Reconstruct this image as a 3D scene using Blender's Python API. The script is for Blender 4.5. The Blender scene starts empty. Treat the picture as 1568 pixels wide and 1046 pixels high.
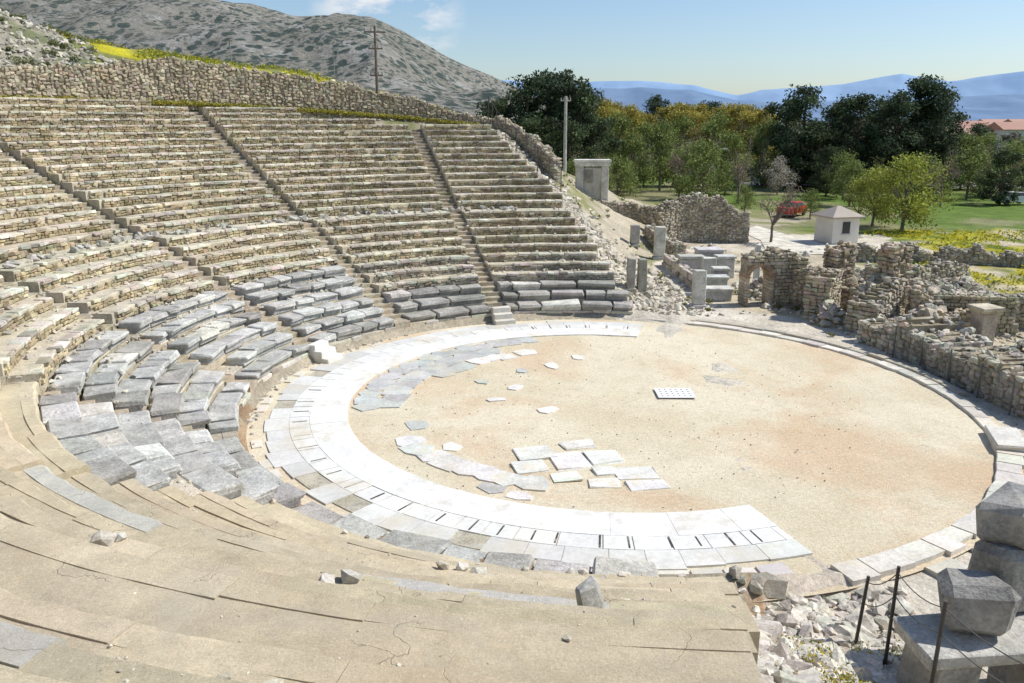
import bpy, bmesh, math, random
import numpy as np
rng=np.random.default_rng(7); random.seed(7)
S=9.5; CX,CY=.34*S,2.92*S
D2R=math.pi/180
# ------------------------------------------------------------------ noise
def _h(ix,iy,s):
    n=(ix.astype(np.int64)*374761393+iy.astype(np.int64)*668265263+s*974711)&0xffffffff
    n=((n^(n>>13))*1274126177)&0xffffffff
    return ((n^(n>>16))&0xffff)/65535.0
def vnoise(x,y,s=0):
    x=np.asarray(x,float);y=np.asarray(y,float)
    ix=np.floor(x);iy=np.floor(y);fx=x-ix;fy=y-iy
    fx=fx*fx*(3-2*fx);fy=fy*fy*(3-2*fy)
    a=_h(ix,iy,s);b=_h(ix+1,iy,s);c=_h(ix,iy+1,s);d=_h(ix+1,iy+1,s)
    return (a*(1-fx)+b*fx)*(1-fy)+(c*(1-fx)+d*fx)*fy
def fbm(x,y,s=0,o=4):
    v=0;a=.5;t=0
    for i in range(o):
        v=v+a*vnoise(np.asarray(x)*2**i,np.asarray(y)*2**i,s+i);t+=a;a*=.5
    return v/t
def sst(a,b,x):
    t=np.clip((np.asarray(x,float)-a)/(b-a),0,1);return t*t*(3-2*t)
# ------------------------------------------------------------------ mesh builder
class MB:
    def __init__(s): s.V=[];s.C=[];s.F=[];s.M=[];s.n=0
    def add(s,v,faces,col,mat=0):
        v=np.asarray(v,float).reshape(-1,3);n=len(v)
        c=np.asarray(col,float)
        if c.ndim==1: c=np.tile(c[:3],(n,1))
        s.V.append(v);s.C.append(c)
        for f in faces:
            f=np.asarray(f,np.int64)
            if f.size==0: continue
            if f.ndim==1: f=f[None]
            s.F.append(f+s.n);s.M.append(np.full(len(f),mat,np.int32))
        s.n+=n
    def mesh(s,name,mats,smooth=False):
        V=np.concatenate(s.V);C=np.concatenate(s.C)
        me=bpy.data.meshes.new(name)
        me.vertices.add(len(V));me.vertices.foreach_set("co",V.astype(np.float32).ravel())
        li=np.concatenate([f.ravel() for f in s.F]).astype(np.int32)
        lens=np.concatenate([np.full(len(f),f.shape[1]) for f in s.F])
        st=np.concatenate([[0],np.cumsum(lens)[:-1]]).astype(np.int32)
        me.loops.add(len(li));me.polygons.add(len(lens))
        me.loops.foreach_set("vertex_index",li)
        me.polygons.foreach_set("loop_start",st)
        me.polygons.foreach_set("material_index",np.concatenate(s.M))
        me.update(calc_edges=True);me.validate()
        me.polygons.foreach_set("use_smooth",np.full(len(me.polygons),smooth))
        ca=me.color_attributes.new("Col",'FLOAT_COLOR','POINT')
        ca.data.foreach_set("color",np.concatenate([np.clip(C,0,1),np.ones((len(C),1))],1).astype(np.float32).ravel())
        for m in mats: me.materials.append(m)
        return me
    def build(s,name,mats,smooth=False,loc=None):
        o=bpy.data.objects.new(name,s.mesh(name,mats,smooth))
        bpy.context.scene.collection.objects.link(o)
        if loc is not None:o.location=loc
        return o
def link(name,me,loc,rz=0,sc=(1,1,1)):
    o=bpy.data.objects.new(name,me);bpy.context.scene.collection.objects.link(o)
    o.location=loc;o.rotation_euler=(0,0,rz);o.scale=sc;return o
# chamfered box template
_tv=[];_ix={}
for sx in(-1,1):
    for sy in(-1,1):
        for sz in(-1,1):
            for ax in range(3):
                _ix[(sx,sy,sz,ax)]=len(_tv);_tv.append((sx,sy,sz,ax))
TS=np.array([t[:3] for t in _tv],float);TM=np.array([[0 if a==t[3] else 1 for a in range(3)] for t in _tv],float)
TQ=[];TT=[]
def _orient(f):
    p=[TS[i]*(1-.2*TM[i]) for i in f]
    n=np.cross(p[1]-p[0],p[2]-p[1]);c=sum(p)/len(p)
    return f if np.dot(n,c)>0 else f[::-1]
for ax in range(3):
    o=[a for a in range(3) if a!=ax]
    for s_ in(-1,1):
        f=[]
        for (a,b) in((-1,-1),(1,-1),(1,1),(-1,1)):
            k=[0,0,0];k[ax]=s_;k[o[0]]=a;k[o[1]]=b;f.append(_ix[(*k,ax)])
        TQ.append(_orient(f))
    for a in(-1,1):
        for b in(-1,1):
            k1=[0,0,0];k2=[0,0,0];k1[ax]=-1;k2[ax]=1
            for k in(k1,k2):k[o[0]]=a;k[o[1]]=b
            TQ.append(_orient([_ix[(*k1,o[0])],_ix[(*k2,o[0])],_ix[(*k2,o[1])],_ix[(*k1,o[1])]]))
for sx in(-1,1):
    for sy in(-1,1):
        for sz in(-1,1):TT.append(_orient([_ix[(sx,sy,sz,a)] for a in range(3)]))
TQ=np.array(TQ);TT=np.array(TT)
BS=np.array([[x,y,z] for x in(-1,1) for y in(-1,1) for z in(-1,1)],float)
BQ=np.array([[0,1,3,2],[4,6,7,5],[0,4,5,1],[2,3,7,6],[0,2,6,4],[1,5,7,3]])
def stones(mb,cen,half,ang,col,ch=0,jit=0,tilt=0,mat=0):
    cen=np.atleast_2d(np.asarray(cen,float));N=len(cen)
    if N==0:return
    half=np.broadcast_to(np.asarray(half,float),(N,3));ang=np.broadcast_to(np.asarray(ang,float),(N,))
    col=np.broadcast_to(np.asarray(col,float),(N,3))
    if ch>0:
        c=np.minimum(ch,half.min(1)*.45)[:,None,None]
        L=TS[None]*(half[:,None,:]-TM[None]*c);k=24
        if jit>0:
            j=rng.normal(0,jit,(N,8,3));L=L+np.repeat(j,3,axis=1)+rng.normal(0,jit*.25,(N,24,3))
    else:
        L=BS[None]*half[:,None,:];k=8
        if jit>0:L=L+rng.normal(0,jit,(N,8,3))
    if tilt>0:
        t1=rng.normal(0,tilt,N)[:,None];t2=rng.normal(0,tilt,N)[:,None]
        x,y,z=L[...,0],L[...,1],L[...,2]
        y,z=y*np.cos(t1)-z*np.sin(t1),y*np.sin(t1)+z*np.cos(t1)
        x,z=x*np.cos(t2)+z*np.sin(t2),-x*np.sin(t2)+z*np.cos(t2)
        L=np.stack([x,y,z],-1)
    ca,sa=np.cos(ang)[:,None],np.sin(ang)[:,None]
    P=np.stack([L[...,0]*ca-L[...,1]*sa,L[...,0]*sa+L[...,1]*ca,L[...,2]],-1)+cen[:,None,:]
    off=(np.arange(N)*k)[:,None,None]
    C=np.repeat(col,k,axis=0)
    if ch>0:
        mb.add(P.reshape(-1,3),[(TQ[None]+off).reshape(-1,4),(TT[None]+off).reshape(-1,3)],C,mat)
    else: mb.add(P.reshape(-1,3),[(BQ[None]+off).reshape(-1,4)],C,mat)
def box(mb,c,h,ang=0,col=(.5,.5,.5),ch=0.01,mat=0,jit=0,tilt=0): stones(mb,[c],[h],[ang],[col],ch,jit,tilt,mat)
# angular rocks
ROCKS=[]
for i in range(12):
    bm=bmesh.new()
    for j in range(16):
        p=rng.normal(0,1,3);p/=np.linalg.norm(p)**.75;bm.verts.new(p*np.array([1,.85,.7]))
    r=bmesh.ops.convex_hull(bm,input=bm.verts[:]);
    bmesh.ops.delete(bm,geom=[g for g in r['geom_interior'] if isinstance(g,bmesh.types.BMVert)],context='VERTS')
    bm.normal_update();bmesh.ops.recalc_face_normals(bm,faces=bm.faces[:])
    bm.verts.index_update();bmesh.ops.triangulate(bm,faces=bm.faces[:])
    bm.verts.index_update()
    ROCKS.append((np.array([v.co[:] for v in bm.verts]),np.array([[v.index for v in f.verts] for f in bm.faces])));bm.free()
def rocks(mb,P,size,col,mat=0):
    P=np.atleast_2d(P);size=np.broadcast_to(size,(len(P),))
    col=np.broadcast_to(np.asarray(col,float),(len(P),3))
    for i in range(len(P)):
        v,f=ROCKS[rng.integers(12)]
        a,b=rng.uniform(0,6.28),rng.normal(0,.35)
        x,y,z=v.T*size[i]*rng.uniform(.65,1.2,(3,1))
        y,z=y*math.cos(b)-z*math.sin(b),y*math.sin(b)+z*math.cos(b)
        q=np.stack([x*math.cos(a)-y*math.sin(a),x*math.sin(a)+y*math.cos(a),z],1)+P[i]
        mb.add(q,[f],col[i],mat)
def tube(mb,pts,rad,n=6,col=(.2,.15,.1),mat=0):
    pts=np.asarray(pts,float);m=len(pts);rad=np.broadcast_to(rad,(m,))
    V=[]
    for i in range(m):
        d=pts[min(i+1,m-1)]-pts[max(i-1,0)];d=d/(np.linalg.norm(d)+1e-9)
        a=np.cross(d,[0,0,1] if abs(d[2])<.9 else [1,0,0]);a/=np.linalg.norm(a);b=np.cross(d,a)
        for k in range(n):
            t=2*math.pi*k/n;V.append(pts[i]+rad[i]*(a*math.cos(t)+b*math.sin(t)))
    F=[[i*n+k,i*n+(k+1)%n,(i+1)*n+(k+1)%n,(i+1)*n+k] for i in range(m-1) for k in range(n)]
    fs=[np.array(F),np.array([list(range((m-1)*n,m*n))])]
    mb.add(V,fs,col,mat)
def leaves(mb,P,size,col,mat=1,flat=.0):
    N=len(P);a=rng.normal(0,1,(N,3));b=rng.normal(0,1,(N,3));a[:,2]*=(1-flat)
    a/=np.linalg.norm(a,axis=1)[:,None];b=b-(a*b).sum(1)[:,None]*a;b/=np.linalg.norm(b,axis=1)[:,None]
    s=np.broadcast_to(size,(N,))[:,None]
    a=a*s*rng.uniform(.6,1.2,(N,1));b=b*s*rng.uniform(.35,.8,(N,1))
    V=np.stack([P-a,P+b*.8-a*.1,P+a,P-b*.8+a*.1],1).reshape(-1,3)
    F=np.arange(N*4).reshape(N,4);mb.add(V,[F],np.repeat(np.broadcast_to(col,(N,3)),4,axis=0),mat)
# ------------------------------------------------------------------ materials
class NT:
    def __init__(s,name):
        s.m=bpy.data.materials.new(name);s.m.use_nodes=True;s.t=s.m.node_tree;s.t.nodes.clear()
        s.o=s.n('ShaderNodeOutputMaterial');s.b=s.n('ShaderNodeBsdfPrincipled');s.l(s.b.outputs[0],s.o.inputs[0])
        s.co=s.n('ShaderNodeNewGeometry').outputs['Position']
    def n(s,t,**k):
        x=s.t.nodes.new(t)
        for a,b in k.items():setattr(x,a,b)
        return x
    def l(s,a,b):s.t.links.new(a,b)
    def noise(s,sc,det=4,rough=.6,vec=None,dist=0):
        x=s.n('ShaderNodeTexNoise');x.inputs['Scale'].default_value=sc;x.inputs['Detail'].default_value=det
        x.inputs['Roughness'].default_value=rough;x.inputs['Distortion'].default_value=dist
        s.l(vec or s.co,x.inputs['Vector']);return x.outputs[0]
    def voro(s,sc,feat='F1',vec=None):
        x=s.n('ShaderNodeTexVoronoi',feature=feat);x.inputs['Scale'].default_value=sc;s.l(vec or s.co,x.inputs['Vector']);return x
    def mr(s,v,a,b,c,d):
        x=s.n('ShaderNodeMapRange');s.l(v,x.inputs[0])
        for i,q in enumerate((a,b,c,d)):x.inputs[i+1].default_value=q
        return x.outputs[0]
    def math(s,op,a,b):
        x=s.n('ShaderNodeMath',operation=op)
        for i,q in enumerate((a,b)):
            if isinstance(q,(int,float)):x.inputs[i].default_value=q
            else:s.l(q,x.inputs[i])
        return x.outputs[0]
    def mix(s,f,a,b):
        x=s.n('ShaderNodeMix',data_type='RGBA')
        if isinstance(f,(int,float)):x.inputs[0].default_value=f
        else:s.l(f,x.inputs[0])
        for i,q in((6,a),(7,b)):
            if isinstance(q,tuple):x.inputs[i].default_value=(*q[:3],1)
            else:s.l(q,x.inputs[i])
        return x.outputs[2]
    def scale(s,c,f):
        x=s.n('ShaderNodeVectorMath',operation='SCALE');s.l(c,x.inputs[0]);s.l(f,x.inputs['Scale']);return x.outputs[0]
    def col(s):
        x=s.n('ShaderNodeVertexColor');x.layer_name="Col";return x.outputs[0]
    def bump(s,h,st=.5,d=.03):
        x=s.n('ShaderNodeBump');x.inputs['Strength'].default_value=st;x.inputs['Distance'].default_value=d
        s.l(h,x.inputs['Height']);s.l(x.outputs[0],s.b.inputs['Normal'])
    def fin(s,c,rough=.9,spec=.25):
        if isinstance(c,tuple):s.b.inputs['Base Color'].default_value=(*c,1)
        else:s.l(c,s.b.inputs['Base Color'])
        s.b.inputs['Roughness'].default_value=rough;s.b.inputs['Specular IOR Level'].default_value=spec
        return s.m
def attr_mat(name,n1=1.2,a1=.3,n2=14,a2=.3,rough=.9,bs=18,bd=.03,bst=.6,stain=None,spec=.2,stain2=None):
    m=NT(name);c=m.col()
    f=m.math('MULTIPLY',m.mr(m.noise(n1,5),.3,.7,1-a1,1+a1),m.mr(m.noise(n2,5,.7),.3,.7,1-a2,1+a2))
    c=m.scale(c,f)
    if stain: c=m.mix(m.mr(m.noise(stain[1],5,.65),.52,.68,0,stain[2]),c,stain[0])
    if stain2: c=m.mix(m.mr(m.noise(stain2[1],6,.7),.50,.66,0,stain2[2]),c,stain2[0])
    m.bump(m.noise(bs,6,.7),bst,bd);return m.fin(c,rough,spec)
M={}
M['stone']=attr_mat('masonry_stone',a1=.35,stain=((.42,.32,.18),.45,.5),stain2=((.20,.17,.12),1.6,.4))
M['mort']=attr_mat('mortar_earth',n2=18,a2=.35,bs=24,bd=.05,stain=((.30,.28,.15),.9,.45),stain2=((.54,.52,.46),3,.6))
M['bench']=attr_mat('grey_marble',n1=1.4,a1=.28,n2=14,a2=.4,bs=9,bd=.06,bst=.9,stain=((.54,.51,.44),1.1,.6),stain2=((.22,.21,.18),3.5,.45),rough=.9)
M['white']=attr_mat('white_marble',n1=.8,a1=.10,n2=9,a2=.12,bs=20,bd=.015,stain=((.60,.53,.40),.55,.8),stain2=((.50,.49,.45),2.2,.45),rough=.8)
M['slab']=attr_mat('paving_slab',n1=1.5,a1=.15,n2=12,a2=.18,bs=20,bd=.02,stain=((.60,.52,.38),1.0,.65))
M['rock']=attr_mat('rubble_rock',n1=2,a1=.25,n2=14,a2=.3,bs=12,bd=.04,stain=((.42,.32,.20),.7,.45))
m=NT('leaf');c=m.col();tr=m.n('ShaderNodeBsdfTranslucent');m.l(c,tr.inputs[0]);mx=m.n('ShaderNodeMixShader');mx.inputs[0].default_value=.3
m.fin(c,.7,.2);m.l(m.b.outputs[0],mx.inputs[1]);m.l(tr.outputs[0],mx.inputs[2]);m.l(mx.outputs[0],m.o.inputs[0]);M['leaf']=m.m
M['bark']=attr_mat('bark',n1=3,a1=.3,n2=20,a2=.4)
M['paint']=attr_mat('painted_surface',n1=1,a1=.08,n2=10,a2=.08,rough=.4,bst=.05,spec=.5)
M['metal']=attr_mat('weathered_metal',n1=3,a1=.2,n2=30,a2=.2,rough=.6,bst=.1,spec=.5)
# sand
m=NT('orchestra_sand')
base=m.mix(m.mr(m.noise(.22,5,.6),.42,.62,0,1),(.72,.645,.485),(.63,.545,.385))
base=m.mix(m.mr(m.noise(.14,5,.65,dist=.6),.49,.62,0,.55),base,(.60,.40,.24))
base=m.mix(m.mr(m.noise(.5,6,.7),.54,.66,0,.4),base,(.55,.47,.31))
base=m.mix(m.mr(m.noise(2.2,7,.8),.54,.66,0,.6),base,(.48,.43,.31))
base=m.mix(m.mr(m.noise(5.0,7,.8),.56,.70,0,.6),base,(.80,.74,.61))
base=m.scale(base,m.math('MULTIPLY',m.mr(m.noise(9,5,.85),.3,.7,.76,1.2),m.mr(m.noise(34,4,.8),.3,.7,.85,1.14)))
vo=m.voro(3.1);base=m.mix(m.mr(vo.outputs['Distance'],.05,.09,.8,0),base,(.34,.30,.24))
vo2=m.voro(7);base=m.mix(m.mr(vo2.outputs['Distance'],.10,.16,.6,0),base,(.82,.78,.69))
m.bump(m.noise(16,8,.8),.9,.04);M['sand']=m.fin(base,.95,.1)
# foreground tan surface
m=NT('worn_tan_stone');c=m.col()
c=m.scale(c,m.math('MULTIPLY',m.mr(m.noise(.9,6,.65),.3,.7,.80,1.18),m.math('MULTIPLY',m.mr(m.noise(38,4,.85),.3,.7,.78,1.20),m.mr(m.noise(7,6,.8),.3,.7,.86,1.12))))
c=m.mix(m.mr(m.noise(.45,5,.7,dist=.4),.53,.66,0,.5),c,(.50,.45,.35))
c=m.mix(m.mr(m.noise(1.7,6,.75),.58,.70,0,.55),c,(.68,.56,.36))
c=m.mix(m.mr(m.noise(2.6,7,.8),.57,.68,0,.5),c,(.38,.32,.22))
c=m.mix(m.mr(m.noise(.28,4,.6),.54,.68,0,.45),c,(.55,.40,.26))
nv=m.n('ShaderNodeVectorMath',operation='ADD');nz=m.n('ShaderNodeTexNoise');nz.inputs['Scale'].default_value=1.6;nz.inputs['Detail'].default_value=5
m.l(m.co,nz.inputs[0]);m.l(m.co,nv.inputs[0]);m.l(nz.outputs[1],nv.inputs[1])
ve=m.voro(.42,'DISTANCE_TO_EDGE',nv.outputs[0])
cm=m.math('MULTIPLY',m.mr(ve.outputs['Distance'],.0008,.0035,1,0),m.mr(m.noise(.6,3),.50,.56,0,1))
c=m.mix(m.math('MULTIPLY',cm,.4),c,(.22,.18,.12))
vp=m.voro(9);c=m.mix(m.mr(vp.outputs['Distance'],.08,.14,.5,0),c,(.72,.68,.58))
h=m.math('SUBTRACT',m.noise(20,8,.85),m.math('MULTIPLY',cm,.5));m.bump(h,.85,.03);M['tan']=m.fin(c,.95,.1)
# terrain
m=NT('terrain_ground');c=m.col()
c=m.scale(c,m.math('MULTIPLY',m.mr(m.noise(.5,7,.7),.3,.7,.7,1.3),m.mr(m.noise(7,6,.75),.3,.7,.65,1.35)))
m.bump(m.noise(6,8,.75),.8,.12);M['terr']=m.fin(c,.97,.08)
# hill
m=NT('scrub_hillside')
c=m.mix(m.mr(m.noise(.006,6,.65),.4,.6,0,1),(.19,.175,.125),(.27,.245,.19))
c=m.mix(m.mr(m.noise(.022,7,.8),.50,.62,0,.85),c,(.38,.36,.325))
pv=m.n('ShaderNodeVectorMath',operation='MULTIPLY');m.l(m.co,pv.inputs[0]);pv.inputs[1].default_value=(1,.45,1)
nq=m.n('ShaderNodeTexNoise');nq.inputs['Scale'].default_value=.12;nq.inputs['Detail'].default_value=4;m.l(m.co,nq.inputs[0])
sv=m.n('ShaderNodeVectorMath',operation='SCALE');sv.inputs['Scale'].default_value=9;m.l(nq.outputs[1],sv.inputs[0])
pw=m.n('ShaderNodeVectorMath',operation='ADD');m.l(pv.outputs[0],pw.inputs[0]);m.l(sv.outputs[0],pw.inputs[1])
vs=m.voro(.11,vec=pw.outputs[0]);c=m.mix(m.math('MULTIPLY',m.mr(vs.outputs['Distance'],.34,.46,1,0),m.mr(m.noise(.009,5,.7),.36,.5,.3,1)),c,(.035,.050,.026))
vs=m.voro(.24,vec=pw.outputs[0]);c=m.mix(m.math('MULTIPLY',m.mr(vs.outputs['Distance'],.34,.44,.9,0),m.mr(m.noise(.02,4),.40,.52,0,1)),c,(.04,.055,.03))
c=m.mix(.12,c,(.33,.40,.50))  # aerial haze painted as an even bluish mix in the hill colour
m.bump(m.noise(.05,8,.7),.9,10);M['hill']=m.fin(c,1,0)
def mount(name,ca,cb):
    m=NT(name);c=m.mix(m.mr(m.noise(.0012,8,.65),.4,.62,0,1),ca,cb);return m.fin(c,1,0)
M['mt1']=mount('far_mountain_a',(.14,.21,.32),(.19,.27,.39));M['mt2']=mount('far_mountain_b',(.22,.33,.49),(.28,.40,.56))  # blue base colours carry the painted distance haze, paler on the farther range
m=NT('asphalt');M['asph']=m.fin(m.scale(m.mix(m.noise(.6,4),(.16,.16,.16),(.24,.23,.22)),m.mr(m.noise(20,3),.3,.7,.9,1.1)),.9,.2)
# ------------------------------------------------------------------ terrain functions
def edge_x(y):
    a=np.abs(y)/S
    far=np.interp(a,[0,1.33,2.5,3.3,4.5,9],[.284,.284,-.06,-.50,-.8,-1.2])
    near=np.interp(a,[0,1.28,2.135,3.3,9],[.135,.135,-.083,-.35,-1.2])
    return np.where(y>0,far,near)*S
RL=[12.35+.8*k for k in range(12)];ZL=[.75+.375*k for k in range(12)]
RU=[21.9+.8*j for j in range(18)];ZU=[4.93+.36*j for j in range(18)]
AT=[0,90,100,108,120,132,137,143,150,160,300]
WB=np.array([.9,.93,.97,1.023,1.076,1.11,1.11,1.12,1.12,1.12,1.12])*S
WT=np.array([.9,.95,1.03,1.174,1.31,1.378,1.36,1.32,1.29,1.29,1.25])*S
BT=np.array([.7,.85,1.02,1.22,1.43,1.52,1.56,1.68,1.85,2.05,1.6])*S
def pz(r): return np.interp(r,[0,12.3,12.5,21.2,21.9,34.9],[0,0,.75,4.6,4.9,10.7])
def terr(x,y):
    x=np.asarray(x,float);y=np.asarray(y,float)
    dx=x-CX;dy=y-CY;r=np.hypot(dx,dy);a=np.degrees(np.arctan2(dy,dx))%360
    w=4+np.maximum(0,r-22)*.8
    m=1-sst(0,1,(dx-edge_x(dy))/w)
    wb=np.interp(a,AT,WB);wt=np.interp(a,AT,WT);bt=np.interp(a,AT,BT)
    h_in=pz(r)-1.15*sst(12.3,13,r)
    out=wb+(wt-.15-wb)*sst(35.6,36.1,r);out=out+(bt-wt)*sst(36,44,r)
    out=out-np.maximum(0,r-50)*.05;out=out+(fbm(x*.35,y*.35,3)-.5)*1.3*sst(36,40,r)*sst(138,146,a)+(fbm(x*.2,y*.2,5)-.5)*.8*sst(36,42,r)
    out=out*(1-sst(44,72,r)*(1-sst(104,118,a)))
    h=np.where(r<35.3,np.minimum(h_in,wb-.25),out)
    h=np.maximum(h,-.05)
    z=h*m-.06
    z=z+(fbm(x*.6,y*.6,9)-.5)*.7*np.clip(m*(1-m)*4,0,1)*sst(80,60,r)
    z=np.where(r>700,z*0-.06,z)
    return z
def tz(x,y): return float(terr(x,y))
# terrain mesh
rr=np.concatenate([np.arange(0,60,.5),60*1.04**np.arange(0,150)]);rr=rr[rr<16000]
na=600;aa=np.arange(na)*2*math.pi/na
R_,A_=np.meshgrid(rr,aa,indexing='ij');X=CX+R_*np.cos(A_);Y=CY+R_*np.sin(A_)
Z=terr(X,Y)
dx=X-CX;dy=Y-CY;A=np.degrees(A_)%360
n1=fbm(X*.15,Y*.15,21,5);n2=fbm(X*.5,Y*.5,31,4);n3=fbm(X*.03,Y*.03,41,4)
def cl(*c):return np.array(c)
col=np.tile(cl(.52,.45,.33),(*X.shape,1))
def lay(c,mask):
    global col
    m=np.clip(mask,0,1)[...,None];col=col*(1-m)+np.array(c)*m
grass=cl(.15,.19,.04);yel=cl(.40,.36,.035)
lay((.15,.18,.06),sst(60,75,R_))
lay(grass,sst(.45,.55,n1)*sst(8,14,X-13)*(Y>10))
lay(yel,sst(.42,.56,n2+.15*(n1-.5))*sst(20,25,X-.25*(Y-30))*(Y<75)*(Y>10)*.85)
lay((.12,.18,.04),(Y>75)*(Y<200)*sst(.38,.5,n3))
lay((.28,.25,.15),(Y>75)*(Y<135)*sst(.50,.62,n1)*.7)
lay((.58,.52,.42),(Y>62)*(Y<72)*(X>12)*(X<32)*sst(.3,.45,n2))
lay((.62,.56,.46),sst(3.4,2.4,np.abs(X-8.7))*(Y>40)*(Y<63))
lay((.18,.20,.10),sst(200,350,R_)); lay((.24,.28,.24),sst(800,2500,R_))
cav=(dx<edge_x(dy)+4+np.maximum(0,R_-22)*.8)
lay((.42,.37,.28),cav*(R_<70)*.9)
lay((.20,.21,.08),cav*(R_>22)*(R_<75)*sst(.44,.58,n2)*.85)
lay((.36,.23,.13),cav*(dy<0)*(R_<24)*sst(.42,.55,n2)*.8)
bank=cav*sst(35.8,36.5,R_)*(R_<60)*sst(100,106,A)
lay((.17,.19,.045),bank*(A<139)*.9);lay((.46,.41,.03),bank*(A<139)*sst(.46,.56,n2)*.9)
lay((.34,.32,.26),bank*(A>=139)*.8);lay((.13,.15,.07),bank*(A>=139)*sst(.5,.6,n2)*.8)
lay((.70,.65,.56),(R_<17)*(dx>2)*.6)
mb=MB();nr=len(rr)
idx=np.arange(nr*na).reshape(nr,na)
F=np.stack([idx[:-1],idx[1:],np.roll(idx[1:],-1,1),np.roll(idx[:-1],-1,1)],-1)[1:].reshape(-1,4)
T=np.stack([np.full(na,0),idx[1],np.roll(idx[1],-1)],-1)
mb.add(np.stack([X,Y,Z],-1).reshape(-1,3),[F,T],col.reshape(-1,3));mb.build('ground',[M['terr']],True)
# ------------------------------------------------------------------ orchestra
mb=MB();rs=np.concatenate([np.linspace(0,12.9,90)])
R2,A2=np.meshgrid(rs,np.arange(360)*2*math.pi/360,indexing='ij')
xx=CX+R2*np.cos(A2);yy=CY+R2*np.sin(A2);zz=(fbm(xx*1.2,yy*1.2,4)-.5)*.045
idx=np.arange(90*360).reshape(90,360)
F=np.stack([idx[:-1],idx[1:],np.roll(idx[1:],-1,1),np.roll(idx[:-1],-1,1)],-1)[1:].reshape(-1,4)
T=np.stack([np.full(360,0),idx[1],np.roll(idx[1],-1)],-1)
mb.add(np.stack([xx,yy,zz],-1).reshape(-1,3),[F,T],(.5,.5,.5));mb.build('orchestra_floor',[M['sand']],True)
def arc_block(mb,r0,r1,a0,a1,z0,z1,col,mat=0,seg=.35,rj=0,bev=.03,zj=0,wob=0):
    n=max(2,int(abs(a1-a0)*D2R*(r0+r1)/2/seg)+1)
    a=np.linspace(a0,a1,n)*D2R
    rin=r0+(fbm(a*r0*2.2+r0*7,a*0+r0,6,3)-.5)*2*rj
    ztop=z1+rng.normal(0,zj)+(fbm(a*r0*.8,a*0+r0*3,8,3)-.5)*2*wob
    prof=[(rin,np.full(n,z0)),(rin,ztop-bev),(rin+bev,ztop),(np.full(n,r1),ztop+(fbm(a*r0*.8,a*0+r0*5,9,3)-.5)*wob),(np.full(n,r1),np.full(n,z0))]
    V=np.stack([np.stack([CX+p[0]*np.cos(a),CY+p[0]*np.sin(a),p[1]],-1) for p in prof],1)
    id=np.arange(n*5).reshape(n,5);F=[]
    for k in range(4):F.append(np.stack([id[:-1,k],id[:-1,k+1],id[1:,k+1],id[1:,k]],-1))
    mb.add(V.reshape(-1,3),F+[id[0][::-1].copy(),id[-1].copy()],col,mat)
def rnd(base,var,n=None,hue=.02):
    if n is None:return np.clip(np.array(base)*(1+rng.uniform(-var,var))*(1+rng.normal(0,hue,3)),0,1)
    return np.clip(np.array(base)[None]*(1+rng.uniform(-var,var,(n,1)))*(1+rng.normal(0,hue,(n,3))),0,1)
# ring paving
mb=MB()
arc_block(mb,8.95,11.4,74,288,-.1,.022,(.44,.40,.31),1,bev=.002)
def ring(r0,r1,da,base,var,gap,z,a0=74,a1=288.4,skip=0,zj=.003,rj=0):
    a=a0
    while a<a1-.5:
        s=min(da*rng.uniform(.8,1.25),a1-a)
        if rng.random()>skip: arc_block(mb,r0,r1+(rng.uniform(-.2,.12) if r1>11.5 else 0),a,a+s-gap/(.5*(r0+r1))/D2R,0,z,rnd(base,var,hue=.006),0,bev=.006,zj=zj,seg=.2,rj=rj)
        a+=s
ring(8.9,10.1,9,(.74,.73,.69),.05,.006,.052,rj=.03);ring(10.11,10.75,4.6,(.69,.68,.64),.07,.028,.048)
ring(10.76,11.6,4.6,(.60,.59,.55),.14,.012,.046,skip=.10)
for a in list(np.arange(246,286,4.3))+list(np.arange(78,104,5.))+list(np.arange(176,246,6.)):
    al=(a+rng.normal(0,.4))*D2R;box(mb,(CX+10.42*math.cos(al),CY+10.42*math.sin(al),.04),(.022,rng.uniform(.22,.30),.018),al+math.pi/2,(.06,.055,.05),.002)
for a in np.arange(230,283,3.6):
    if rng.random()<.85: arc_block(mb,11.65,12.25,a,a+3.3,0,.05,rnd((.58,.55,.49),.15),0,bev=.01,zj=.01,rj=.06)
for a in np.arange(140,230,4.):
    if rng.random()<.35: arc_block(mb,11.65,11.95,a,a+3,0,.03,rnd((.66,.60,.5),.1),0,bev=.01,zj=.008,rj=.08)
mb.build('orchestra_paving_ring',[M['white'],M['mort']])
# irregular inner slabs
mb=MB()
def pslab(r,a,w,l,col,rot=None,z=.035):
    n=rng.integers(5,8);t=(np.arange(n)+rng.uniform(-.25,.25,n))*2*math.pi/n
    al=a*D2R;rt=al if rot is None else rot
    px=np.cos(t);py=np.sin(t);sc=1/np.maximum(np.abs(px),np.abs(py))**.9
    px=px*sc*w/2;py=py*sc*l/2
    x=CX+r*math.cos(al)+px*math.cos(rt)-py*math.sin(rt);y=CY+r*math.sin(al)+px*math.sin(rt)+py*math.cos(rt)
    zt=z+rng.normal(0,.003);V=[(x[i],y[i],-.02) for i in range(n)]+[(x[i],y[i],zt) for i in range(n)]
    F=[[i,(i+1)%n,n+(i+1)%n,n+i] for i in range(n)]
    mb.add(V,[np.array(F),np.array([list(range(n,2*n))])],col)
g=(.47,.47,.44);wv=(.70,.68,.62)
for a in np.arange(108,190,4.9):
    pslab(8.3+rng.normal(0,.05),a,.95,.92,rnd(g,.12),z=.034)
    if 118<a<182: pslab(7.4+rng.normal(0,.05),a+2,1.0,1.12,rnd(g,.14),z=.042)
    if 110<a<156 and rng.random()<.85: pslab(6.5+rng.normal(0,.08),a+1,.9,1.0,rnd(wv if a<135 else g,.10),z=.036)
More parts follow.
